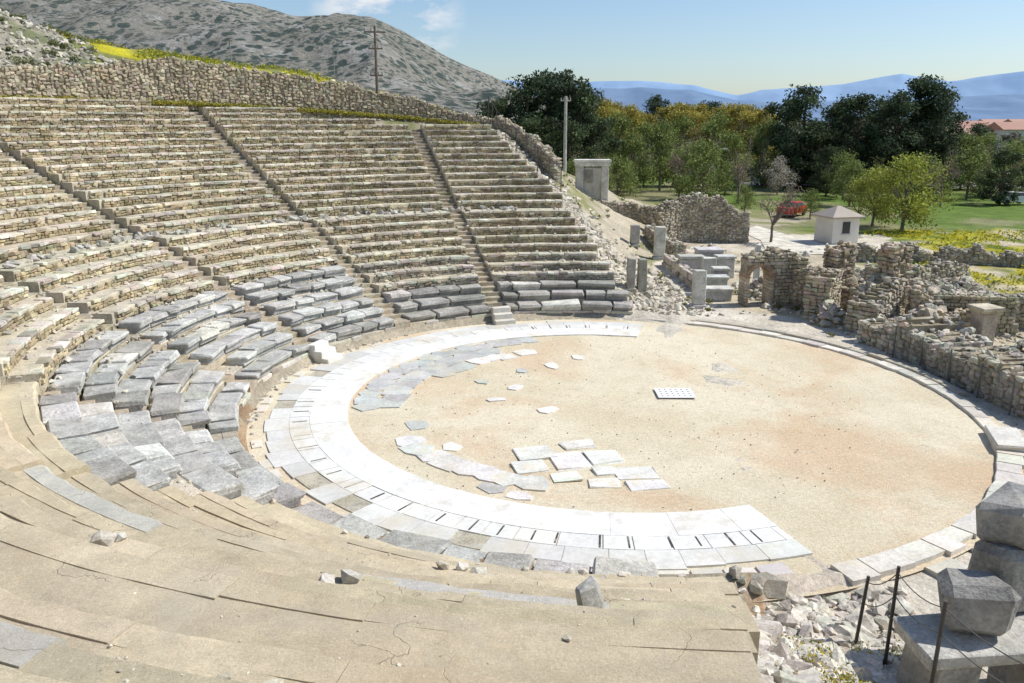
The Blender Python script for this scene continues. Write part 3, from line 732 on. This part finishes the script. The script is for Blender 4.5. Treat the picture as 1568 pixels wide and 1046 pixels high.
# near right stacked blocks
mb=MB()
box(mb,(7.1,11.9,.50),(.42,.45,.60),.15,(.35,.33,.29),.05,jit=.04)
box(mb,(8.9,12.2,.50),(.5,.5,.60),.1,(.31,.29,.27),.05,jit=.04)
box(mb,(7.98,12.0,1.23),(1.46,.58,.13),.10,(.50,.48,.43),.04,jit=.025)
box(mb,(7.6,12.1,1.80),(.48,.42,.42),-.25,(.29,.28,.26),.16,jit=.07,tilt=.07)
box(mb,(8.55,12.75,1.95),(.52,.48,.58),.35,(.28,.275,.255),.14,jit=.06,tilt=.05)
box(mb,(8.75,12.95,2.90),(.66,.5,.38),.6,(.30,.30,.29),.13,jit=.07,tilt=.09)
box(mb,(7.3,10.4,.75),(.9,.3,.14),-.5,(.50,.48,.43),.03,jit=.02,tilt=.05)
box(mb,(10.6,13.6,.5),(.8,.5,.5),.2,(.42,.40,.36),.06,jit=.03)
mb.build('ancient_stone_blocks',[M['bench']])
mb=MB();tops=[]
for (x,y,zt) in[(6.42,13.5,1.45),(6.72,12.9,2.0),(6.6,11.2,2.4),(7.2,9.4,2.5)]:
    z=tz(x,y);dx_=rng.normal(0,.05);tube(mb,[(x,y,z-.2),(x+dx_,y,zt)],[.034,.032],8,(.05,.045,.04));tops.append((x+dx_,y,zt-.12))
for i in range(len(tops)-1):
    a,b=np.array(tops[i]),np.array(tops[i+1])
    for dz in(0,-.45): tube(mb,[a*(1-t)+b*t+np.array([0,0,dz-.25*4*t*(1-t)*.5]) for t in np.linspace(0,1,9)],.010,5,(.12,.11,.10))
mb.build('rope_fence',[M['metal']])
mb=MB();fp=[(15.9,33.2),(16.2,31.5),(16.45,29.8),(16.6,28.0),(16.7,26.2)]
for (x,y) in fp: tube(mb,[(x,y,-.1),(x,y,1.25)],.03,6,(.12,.13,.13))
for i in range(4):
    a=np.array([*fp[i],0]);b=np.array([*fp[i+1],0])
    for z in np.arange(.1,1.2,.12): tube(mb,[a+[0,0,z],b+[0,0,z]],.006,4,(.2,.2,.2))
    for t in np.arange(0,1,.08): p=a*(1-t)+b*t;tube(mb,[p+[0,0,.1],p+[0,0,1.18]],.005,4,(.2,.2,.2))
mb.build('wire_fence',[M['metal']])
mb=MB();pr=None
for t in np.linspace(24,34,9):
    x=CX+float(edge_x(t))+.5;y=CY+t;z=float(pz(min(34,math.hypot(x-CX,t))));tube(mb,[(x,y,z-.8),(x,y,z+.9)],.035,6,(.06,.055,.05))
    if pr is not None: tube(mb,[pr,(x,y,z+.85)],.02,5,(.06,.055,.05))
    pr=(x,y,z+.85)
mb.build('metal_railing',[M['metal']])
def pole(name,x,y,z0,z1,r,col,arms):
    mb=MB();tube(mb,[(x,y,z0),(x,y,z1)],[r,r*.65],8,col)
    for (z,l) in arms:
        box(mb,(x,y,z),(l,.05,.05),.25,col,.005)
        for s in(-.9,-.35,.35,.9): tube(mb,[(x+s*l*.97,y+s*l*.25,z+.04),(x+s*l*.97,y+s*l*.25,z+.26)],.05,6,(.35,.34,.32))
    return mb.build(name,[M['bark']])
pole('utility_pole',-9.6,61.5,9.5,15.9,.12,(.16,.13,.10),[(15.5,.75),(14.4,.5),(12.6,.45)])
pole('utility_pole',5.0,80,-.1,11.7,.2,(.40,.39,.36),[(11.3,.5)])
mb=MB()
for (x,y,z1) in((-24.5,76,16.3),(-18,88,16.6)): tube(mb,[(x,y,9),(x,y,z1)],.05,6,(.25,.24,.22));box(mb,(x,y,z1-.1),(.25,.04,.04),0,(.25,.24,.22),.005)
mb.build('marker_posts',[M['metal']])
def lamp(x,y,h):
    mb=MB();tube(mb,[(x,y,-.1),(x,y,h),(x+.3,y,h+.25),(x+.9,y,h+.3)],[.09,.06,.04,.04],8,(.3,.31,.31));box(mb,(x+1.1,y,h+.28),(.3,.12,.06),0,(.5,.5,.5),.02);mb.build('street_lamp',[M['metal']])
lamp(64,112,7.5);lamp(42,150,7);lamp(24,100,6)
# ------------------------------------------------------------------ trees
def crown(mb,lobes,n,size,base,var=.35,mat=1):
    for (x,y,z,rx,ry,rz) in lobes:
        v=rng.normal(0,1,(n,3));v/=np.linalg.norm(v,axis=1)[:,None];q=rng.random(n)**.45
        v=v*q[:,None]*(1+.25*rng.normal(0,1,(n,1))*.5)
        P=np.array([x,y,z])+v*[rx,ry,rz]
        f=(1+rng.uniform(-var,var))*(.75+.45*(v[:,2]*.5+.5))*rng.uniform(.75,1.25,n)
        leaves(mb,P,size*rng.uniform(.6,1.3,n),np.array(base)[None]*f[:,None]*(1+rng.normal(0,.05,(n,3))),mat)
def pine(seed,H=15,R=5,base=(.040,.060,.026),cb=.14,nl=50):
    mb=MB();tube(mb,[(0,0,-.5),(.2,.1,H*.3),(0,.2,H*.65),(.1,0,H*.93)],[.32,.26,.17,.05],8,(.14,.10,.07))
    lb=[]
    for i in range(nl):
        t=rng.uniform(cb,1);a=rng.uniform(0,6.28);rad=R*(min(1,(t-cb)/.15+.55))*(1-max(0,(t-.55)/.55))**.7
        q=rad*rng.uniform(.3,1.0);x,y,z=q*math.cos(a),q*math.sin(a),H*t-.6
        s=rng.uniform(.75,1.5)*H/15;lb.append((x,y,z,s*1.35,s*1.35,s*.85))
        if q>1: tube(mb,[(0,.1,z-q*.35),(x*.5,y*.5,z-q*.12),(x,y,z)],[.1,.07,.03],5,(.12,.09,.06))
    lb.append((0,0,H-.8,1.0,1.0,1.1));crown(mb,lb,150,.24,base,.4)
    return mb.mesh('pine_tree',[M['bark'],M['leaf']])
def broad(seed,H,R,base,n=26,leaf=110,size=.2,low=.3,tr=.18,name='tree'):
    mb=MB();tube(mb,[(0,0,-.3),(.1,0,H*.25),(0,.1,H*.6)],[tr,tr*.8,tr*.35],8,(.20,.17,.13));lb=[]
    for i in range(n):
        t=rng.uniform(low,1);a=rng.uniform(0,6.28);k=math.sin(math.pi*min(1,(t-low)/(1-low)*.85+.12))**.7
        q=R*k*rng.uniform(.3,1);x,y,z=q*math.cos(a),q*math.sin(a),H*t-.4
        s=rng.uniform(.14,.24)*min(H,2*R);lb.append((x,y,z,s,s,s*.8))
        tube(mb,[(0,.05,H*.22+z*.2),(x*.45,y*.45,z*.75),(x,y,z)],[tr*.4,tr*.25,.02],5,(.2,.17,.13))
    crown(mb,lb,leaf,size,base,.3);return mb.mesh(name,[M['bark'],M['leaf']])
def bare(H,base=(.17,.14,.12),leafc=None,dep=5):
    mb=MB()
    def br(p,d,L,r,k):
        q=p+d*L*.5+rng.normal(0,.04,3)*L;e=p+d*L;tube(mb,[p,q,e],[r,r*.85,r*.65],5 if k>2 else 3,base)
        if k==0:
            if leafc is not None: leaves(mb,e+rng.normal(0,.18,(5,3)),.09,np.array(leafc)*rng.uniform(.7,1.3),1)
            return
        for i in range(rng.integers(2,4) if k<dep else 4):
            dd=d+rng.normal(0,.42,3);dd[2]=max(dd[2],-.05)+.12;dd/=np.linalg.norm(dd);br(e if i else q,dd,L*rng.uniform(.62,.85),r*.6,k-1)
    br(np.array([0,0,-.2]),np.array([0,0,1.]),H*.26,H*.022,dep);return mb.mesh('bare_tree',[M['bark'],M['leaf']])
P1=pine(1,15,5,(.06,.085,.042));P2=pine(2,14,4.6,(.065,.09,.045));P3=pine(3,15.5,4.2,(.055,.078,.043),.2);P4=pine(4,13,5,(.07,.095,.042))
B1=broad(1,6.5,3.3,(.30,.33,.06),30,190,.14,.25,name='green_tree');B2=broad(2,11.5,3.4,(.36,.31,.07),28,120,.22,.12,name='poplar_tree');B3=broad(3,7,3.4,(.18,.22,.065),26,130,.18,.2,name='olive_tree')
B4=broad(4,10,3.6,(.20,.24,.07),26,120,.22,.15,name='leafy_tree');B5=broad(5,8,3.6,(.42,.38,.32),26,110,.16,.2,name='blossoming_tree')
N1=bare(6,leafc=(.22,.18,.14));N2=bare(8,(.22,.18,.15),(.28,.21,.15),5);N3=bare(7,(.17,.15,.12),(.22,.23,.08),5)
def px(u,Y): return (u-784)/1266*(.9662*Y+2.45)
def plant(me,x,y,sc=1,sz=None,name=None):
    link(name or me.name.split('.')[0],me,(x,y,tz(x,y)-.05),rng.uniform(0,6.28),(sc,sc,sz or sc))
for (b,Y,me,s,sz) in[(808,112,P2,1.0,1.08),(836,116,P1,1.1,1.06),(866,112,P3,1.2,1.02),(888,110,P4,1.05,1.12),(775,116,P4,.95,1.0),(752,120,P2,.8,.88),(735,112,B4,.8,1.0),(852,122,P1,1.1,1.0),(822,104,P4,.9,.8),(872,102,P4,.9,.75),(790,106,P4,.8,.7),(905,108,P4,.7,.8),
    (1195,128,P4,1.0,1.0),(1222,122,P2,1.1,1.02),(1275,126,P4,1.05,.97),(1305,120,P1,1.0,.88),(1335,128,P4,1.1,1.0),(1362,118,P2,1.05,.95),(1392,122,P1,1.15,1.04),(1415,120,P3,1.15,.94),(1432,126,P4,1.0,.88),(1250,118,P4,.8,.7),
    (1003,180,P3,1.0,.95),(1070,190,P4,1,1.05),(1087,190,P2,.9,.98),(1490,170,P2,.9,.65)]: plant(me,px(b,Y),Y,s,sz)
for (b,Y,me,s,sz) in[(905,118,B4,.9,1.05),(922,140,B2,1.2,1.15),(940,150,B2,1.2,1.12),(960,150,B2,1.1,1.08),(980,160,B2,1.2,1.0),(1025,165,B2,1.3,1.12),(1045,160,B2,1.3,1.12),(1062,170,B2,1.2,1.12),(1105,165,B2,1.3,1.12),(1125,160,B2,1.3,1.1),(1145,165,B2,1.3,1.1),(1165,160,B2,1.2,1.05),
    (985,125,B4,.9,.95),(1010,118,B3,1,1.3),(1040,108,N2,1,1.0),(1075,96,B3,1.0,1.0),(1060,104,B4,.8,.75),(1110,112,B4,.9,.85),(1150,118,N3,1,1.1),(1130,100,N2,.9,.9),(945,95,B3,.8,.75),(925,100,N3,.9,1.0),(965,112,B3,.9,1.1),(940,128,B4,1,1.1),(1165,124,B4,.9,1),(1095,126,B4,1,1.1),(1035,126,B4,.9,1.05),
    (1000,135,N2,1.2,1.3),(1080,140,N2,1.2,1.3),(1030,128,N3,1.1,1.3),(1350,104,N3,.9,.9),(1300,96,B3,.7,.7),(1410,100,B3,.9,.8),(1440,96,N2,.8,.8),
    (1380,74,B1,1,1.0),(1335,78,B1,.75,.8),(1312,80,N3,.6,.7),(1180,67,N1,1,1.0),(1455,110,N2,.9,.9),(1480,105,B3,1,.9),(1510,112,N2,1.1,1),(1545,108,B3,1,.9),(1530,98,P4,.55,.5),(1470,120,B4,.9,.8),(1500,120,B4,1,.8),(1565,116,B4,1,.8),(1570,104,N2,1,.9),(1240,84,B3,.4,.4),(1265,110,P4,.5,.5),(880,90,B3,.6,.6),(905,88,N1,.8,.9),(1290,105,B3,.8,.8),
    (1190,112,B5,.6,.6),(1455,134,B5,.8,.8),(1060,118,B5,.7,.8),(990,140,B5,.9,.9),(1140,88,B3,.35,.4),(920,84,B3,.5,.5)]: plant(me,px(b,Y),Y,s,sz)
mb=MB()
for i in range(850):
    Y=rng.uniform(165,520);b=rng.uniform(700,1640);x=px(b,Y);H=rng.uniform(5,11.5)*(.72 if b>1430 else 1)
    base=[(.11,.14,.06),(.24,.21,.08),(.17,.21,.08),(.20,.17,.12)][rng.integers(4)]
    hz=min(1,Y/1300);base=np.array(base)*(1-hz)+np.array([.22,.27,.32])*hz  # painted haze: leaf colour fades to blue-grey with distance
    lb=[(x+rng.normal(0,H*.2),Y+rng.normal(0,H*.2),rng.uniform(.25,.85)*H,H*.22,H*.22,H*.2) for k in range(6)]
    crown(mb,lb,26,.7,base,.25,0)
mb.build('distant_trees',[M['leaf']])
# shrubs and wildflowers
mb=MB()
for i in range(110):
    t=rng.uniform(137,168)*D2R;r=rng.uniform(37,46);x=CX+r*math.cos(t);y=CY+r*math.sin(t);s=rng.uniform(.2,.6)
    crown(mb,[(x+rng.normal(0,s*.4),y+rng.normal(0,s*.4),tz(x,y)+s*.4,s*.6,s*.6,s*.5) for k in range(3)],60,.07,(.17,.19,.08),.3,0)
for i in range(110):
    t=rng.uniform(14,46);y=CY+t;x=CX+float(edge_x(t))+rng.uniform(.8,7+t*.2);s=rng.uniform(.15,.5)
    crown(mb,[(x,y,tz(x,y)+s*.3,s*.6,s*.6,s*.4)],60,.07,(.18,.19,.07),.3,0)
for i in range(60):
    x=rng.uniform(14,30);y=rng.uniform(28,60);s=rng.uniform(.15,.4)
    if math.hypot(x-CX,y-CY)<14: continue
    crown(mb,[(x,y,s*.2,s*.7,s*.7,s*.4)],50,.06,(.17,.19,.06),.3,0)
mb.build('shrubs',[M['leaf']])
mb=MB()
for i in range(3800):
    a=rng.uniform(101,141)*D2R;r=rng.uniform(36.1,44.5);x=CX+r*math.cos(a);y=CY+r*math.sin(a)
    if vnoise(x*.35,y*.35,91)<.42:continue
    n=5;P=np.array([x,y,tz(x,y)+.1])+rng.normal(0,.1,(n,3));c=np.array([(.55,.47,.02) if rng.random()<.4 else (.19,.23,.05) for _ in range(n)])
    leaves(mb,P,.09,c,0)
for i in range(900):
    x=rng.uniform(4.8,7.4);y=rng.uniform(8.6,13.3)
    if vnoise(x*1.5,y*1.5,92)<.42:continue
    n=14;P=np.array([x,y,tz(x,y)+.09])+rng.normal(0,.09,(n,3))*[1,1,.9];c=np.array([(.62,.48,.02) if rng.random()<.4 else (.16,.20,.05) for _ in range(n)])
    leaves(mb,P,.03,c,0)
for i in range(2500):
    r_=rng.uniform(35.0,35.35);a=rng.uniform(99,160)*D2R;x=CX+r_*math.cos(a);y=CY+r_*math.sin(a)
    zz=float(np.interp(math.degrees(a),AT,WB));P=np.array([x,y,zz+.02])+rng.normal(0,.07,(4,3));leaves(mb,P,.08,np.array([(.38,.35,.06)]*4),0)
for i in range(1300):
    a=rng.uniform(95,165);j=rng.integers(0,15)
    if vnoise(a*.4,j*.5,94)<.5: continue
    r_=RU[j]+rng.uniform(.55,.78);x=CX+r_*math.cos(a*D2R);y=CY+r_*math.sin(a*D2R)
    if x-CX>float(edge_x(y-CY))-.3 or (j>=13 and a<124):continue
    leaves(mb,np.array([x,y,ZU[j]+.04])+rng.normal(0,.05,(6,3)),.06,np.array([(.26,.25,.09)]*6),0)
mb.build('wildflowers_and_grass',[M['leaf']])
mb=MB()
for i in range(5200):
    x=rng.uniform(20,60);y=rng.uniform(34,74)
    if vnoise(x*.22,y*.22,93)<.45 or x<20+.25*(y-30):continue
    n=4;P=np.array([x,y,.08])+rng.normal(0,.16,(n,3))*[1,1,.3];c=np.array([(.55,.49,.03) if rng.random()<.6 else (.20,.25,.05) for _ in range(n)])
    leaves(mb,P,.13,c,0)
mb.build('meadow_grass',[M['leaf']])
# ------------------------------------------------------------------ hill & mountains
def ridge_mesh(name,azs,sl,D,D0,D1,mat,amp,sc,seed,az0,az1,nseg=320,nd=60,z0=-5):
    mb=MB();az=np.linspace(az0,az1,nseg);dd=np.linspace(0,1,nd)
    AZ,T=np.meshgrid(az,dd,indexing='ij');dist=D0+(D1-D0)*T
    crest=np.interp(AZ,azs,sl)*D;tc=(D-D0)/(D1-D0)
    up=np.clip(T/tc,0,1);prof=np.where(T<tc,.30*up+.70*up**1.6,1-.8*sst(tc,1,T))
    X=dist*AZ;Y=dist;n=fbm(X/sc,Y/sc,seed,6)-.5
    rg=1-np.abs(fbm(X/sc*.8+9,Y/sc*.3,seed+20,5)*2-1)
    Z=z0+prof*crest+9.5*prof+(n*amp+(rg-.7)*amp*.7)*np.minimum(1,crest/(crest.max()*.3+1e-6))*np.clip(T*4,0,1)*(1-.65*np.exp(-((T-tc)/.05)**2))
    id=np.arange(nseg*nd).reshape(nseg,nd);F=np.stack([id[:-1,:-1],id[1:,:-1],id[1:,1:],id[:-1,1:]],-1).reshape(-1,4)
    mb.add(np.stack([X,Y,Z],-1).reshape(-1,3),[F],(.5,.5,.5));return mb.build(name,[mat],True)
ridge_mesh('hill',[-1.6,-.9,-.43,-.305,-.2394,-.1583,-.1073,-.048,.0045,.05,.12,.3],[.17,.17,.15,.1315,.1192,.1144,.0899,.0616,.040,.015,-.008,-.01],1000,330,1700,M['hill'],70,200,51,-1.6,.14,460,130,-3)
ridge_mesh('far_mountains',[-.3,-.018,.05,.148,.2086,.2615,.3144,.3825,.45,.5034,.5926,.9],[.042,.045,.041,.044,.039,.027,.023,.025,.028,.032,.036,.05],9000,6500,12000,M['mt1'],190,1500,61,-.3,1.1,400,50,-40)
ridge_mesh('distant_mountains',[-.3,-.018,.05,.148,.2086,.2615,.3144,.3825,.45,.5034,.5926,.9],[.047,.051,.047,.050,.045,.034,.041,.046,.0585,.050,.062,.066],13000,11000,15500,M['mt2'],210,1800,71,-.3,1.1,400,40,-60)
# ------------------------------------------------------------------ park: parking, cars, buildings
def sheet(name,pts,z,mat,c=(.5,.5,.5)):
    mb=MB();n=len(pts);mb.add([(x,y,z) for x,y in pts],[np.array([list(range(n))])],c);return mb.build(name,[mat])
sheet('parking_lot',[(36,128),(95,120),(100,170),(40,172)],-.02,M['asph'])
sheet('park_road',[(72,96),(110,92),(110,103),(76,104)],-.015,M['asph'])
sheet('footpath',[(19,61),(30,60),(31,64.5),(24,70),(22.5,82),(20,82),(20.5,68)],-.02,attr_mat('path_gravel'),(.60,.56,.47))
def car(col):
    mb=MB();prof=[(-2.1,.35),(-2.15,.75),(-2.0,.95),(-1.25,1.02),(-.7,1.45),(.75,1.48),(1.5,1.0),(2.1,.9),(2.15,.5),(2.05,.32)]
    for w,pr in((.84,prof),):
        n=len(pr);V=[]
        for s in(-1,1):
            for (x,z) in pr: V.append((x,s*(w if z<1.1 else w*.8),z))
        F=[[i,(i+1)%n,n+(i+1)%n,n+i] for i in range(n)]
        mb.add(V,[np.array(F),np.array([list(range(n))[::-1]]),np.array([list(range(n,2*n))])],col)
    for s in(-1,1):
        V=[(-1.15,s*.835,1.06),(1.3,s*.835,1.06),(.7,s*.70,1.40),(-.65,s*.70,1.40)];mb.add(V,[np.array([[0,1,2,3]])],(.02,.025,.03))
        for x in(-1.3,1.35): 
            t=np.linspace(0,2*math.pi,15)[:-1];V=[(x+.33*math.cos(a),s*(.86),.33+.33*math.sin(a)) for a in t]+[(x+.33*math.cos(a),s*.65,.33+.33*math.sin(a)) for a in t];n=14
            mb.add(V,[np.array([[i,(i+1)%n,n+(i+1)%n,n+i] for i in range(n)]),np.array([list(range(n))])],(.02,.02,.02))
    mb.add([(1.43,-.62,1.06),(1.43,.62,1.06),(.84,.58,1.44),(.84,-.58,1.44)],[np.array([[0,1,2,3]])],(.02,.025,.03));mb.add([(-1.24,-.62,1.06),(-1.24,.62,1.06),(-.76,.58,1.44),(-.76,-.58,1.44)],[np.array([[0,1,2,3]])],(.02,.025,.03))
    return mb.mesh('parked_car',[M['paint']])
cw,cg,cr,cd=car((.75,.75,.75)),car((.35,.36,.38)),car((.5,.03,.02)),car((.05,.06,.08))
for (b,Y,me,rz) in[(1135,135,cw,.2),(1160,138,cg,.3),(1185,142,cw,1.2),(1205,136,cd,1.3),(1228,140,cr,1.4),(1242,134,cw,1.4),(1262,138,cw,1.5),(1283,133,cg,1.4),(1212,86,cr,.9),(1250,150,cd,.2),(1300,150,cw,.3),(1320,148,cg,.2),(1150,150,cg,.2),(1225,150,cw,.1),(1550,98,cw,.1),(1175,128,cw,.4),(1235,127,cd,1.3)]:
    link('parked_car',me,(px(b,Y),Y,0),rz)
def house(name,x,y,w,d,h,rz,wc,rc,hip=False,ov=.35,rh=1.6):
    mb=MB();ca,sa=math.cos(rz),math.sin(rz)
    T=lambda p:(x+p[0]*ca-p[1]*sa,y+p[0]*sa+p[1]*ca,p[2])
    box(mb,(x,y,h/2),(w/2,d/2,h/2),rz,wc,.02)
    e=w/2-d/2*.9 if hip else w/2+ov
    if hip and e<.1:e=.1
    W,Dd=w/2+ov,d/2+ov
    V=[T(p) for p in[(-W,-Dd,h),(W,-Dd,h),(W,Dd,h),(-W,Dd,h),(-e,0,h+rh),(e,0,h+rh),(-W,-Dd,h-.12),(W,-Dd,h-.12),(W,Dd,h-.12),(-W,Dd,h-.12)]]
    mb.add(V,[np.array([[0,1,5,4],[2,3,4,5],[6,7,1,0],[7,8,2,1],[8,9,3,2],[9,6,0,3],[9,8,7,6]]),np.array([[1,2,5],[3,0,4]])],rc)
    nw=max(1,int(w/2.5))
    for fl in range(max(1,int(h/2.8))):
        for i in range(nw):
            xx=-w/2+(i+.5)*w/nw;c=T((xx,-d/2-.01,fl*2.8+min(h*.6,1.6)));box(mb,c,(min(.45,w*.14),.03,.45 if h<3 else .6),rz,(.03,.03,.035),.005);box(mb,(c[0],c[1],c[2]-.55 if h<3 else c[2]-.68),(min(.52,w*.18),.07,.04),rz,(.5,.48,.45),.005)
        c=T((w/2+.01,0,fl*2.8+min(h*.6,1.6)));box(mb,c,(.03,.35,.45),rz,(.03,.03,.035),.005)
    return mb.build(name,[M['paint']])
house('ticket_kiosk',px(1279,67),67,2.4,2.4,2.15,.25,(.62,.58,.52),(.36,.30,.24),True,.28,.75)
for (b,Y,w,h,rz) in[(1452,230,9,6.0,.2),(1475,260,10,7.5,.1),(1500,240,9,6.5,-.2),(1520,280,13,8,.3),(1545,235,10,7.2,0),(1565,260,12,8,.15),(1390,430,12,6,.2),(1590,250,12,7,.1)]:
    house('red_roofed_house',px(b,Y),Y,w,9,h,rz,(.66,.62,.54),(.42,.22,.14),False,.5,2.0)
# ------------------------------------------------------------------ camera, light, sky
cam=bpy.data.cameras.new('camera');co=bpy.data.objects.new('camera',cam);bpy.context.scene.collection.objects.link(co)
co.location=(0,0,9.5);co.rotation_euler=(math.radians(90-14.95),0,0);cam.lens=29.07;cam.sensor_width=36;cam.clip_end=40000;cam.clip_start=.1
bpy.context.scene.camera=co
saz=math.atan2(.93,.16)
sel=math.radians(50)
sd=np.array([math.sin(saz)*math.cos(sel),math.cos(saz)*math.cos(sel),math.sin(sel)])
sun=bpy.data.lights.new('sun','SUN');sun.energy=5.0;sun.angle=math.radians(.5);sun.color=(1,.965,.90)
so=bpy.data.objects.new('sun',sun);bpy.context.scene.collection.objects.link(so)
from mathutils import Vector
so.rotation_euler=Vector(sd).to_track_quat('Z','Y').to_euler()
w=bpy.data.worlds.new("World");bpy.context.scene.world=w;w.use_nodes=True;nt=w.node_tree;nt.nodes.clear()
out=nt.nodes.new('ShaderNodeOutputWorld');bg=nt.nodes.new('ShaderNodeBackground');sky=nt.nodes.new('ShaderNodeTexSky');sky.sky_type='NISHITA';sky.sun_disc=False
sky.sun_elevation=sel;sky.sun_rotation=saz;sky.air_density=1.0;sky.dust_density=.9;sky.ozone_density=4.0;sky.altitude=100
bg.inputs[1].default_value=.14
tc=nt.nodes.new('ShaderNodeTexCoord');mp=nt.nodes.new('ShaderNodeMapping');mp.inputs['Scale'].default_value=(1,1,2.6);nt.links.new(tc.outputs['Generated'],mp.inputs[0])
nz=nt.nodes.new('ShaderNodeTexNoise');nz.inputs['Scale'].default_value=13;nz.inputs['Detail'].default_value=9;nz.inputs['Roughness'].default_value=.62;nt.links.new(mp.outputs[0],nz.inputs[0])
r1=nt.nodes.new('ShaderNodeMapRange');nt.links.new(nz.outputs[0],r1.inputs[0]);r1.inputs[1].default_value=.47;r1.inputs[2].default_value=.64
dt=nt.nodes.new('ShaderNodeVectorMath');dt.operation='DOT_PRODUCT';nt.links.new(tc.outputs['Generated'],dt.inputs[0]);v=Vector((-.15,1.07,.13)).normalized();dt.inputs[1].default_value=v
r2=nt.nodes.new('ShaderNodeMapRange');nt.links.new(dt.outputs['Value'],r2.inputs[0]);r2.inputs[1].default_value=.9960;r2.inputs[2].default_value=.9990
mu=nt.nodes.new('ShaderNodeMath');mu.operation='MULTIPLY';nt.links.new(r1.outputs[0],mu.inputs[0]);nt.links.new(r2.outputs[0],mu.inputs[1])
mx=nt.nodes.new('ShaderNodeMix');mx.data_type='RGBA';nt.links.new(mu.outputs[0],mx.inputs[0]);nt.links.new(sky.outputs[0],mx.inputs[6]);mx.inputs[7].default_value=(5.9,6.1,6.4,1)
nt.links.new(mx.outputs[2],bg.inputs[0]);nt.links.new(bg.outputs[0],out.inputs[0])
sc=bpy.context.scene;sc.view_settings.view_transform='Standard';sc.view_settings.look='None';sc.view_settings.exposure=0
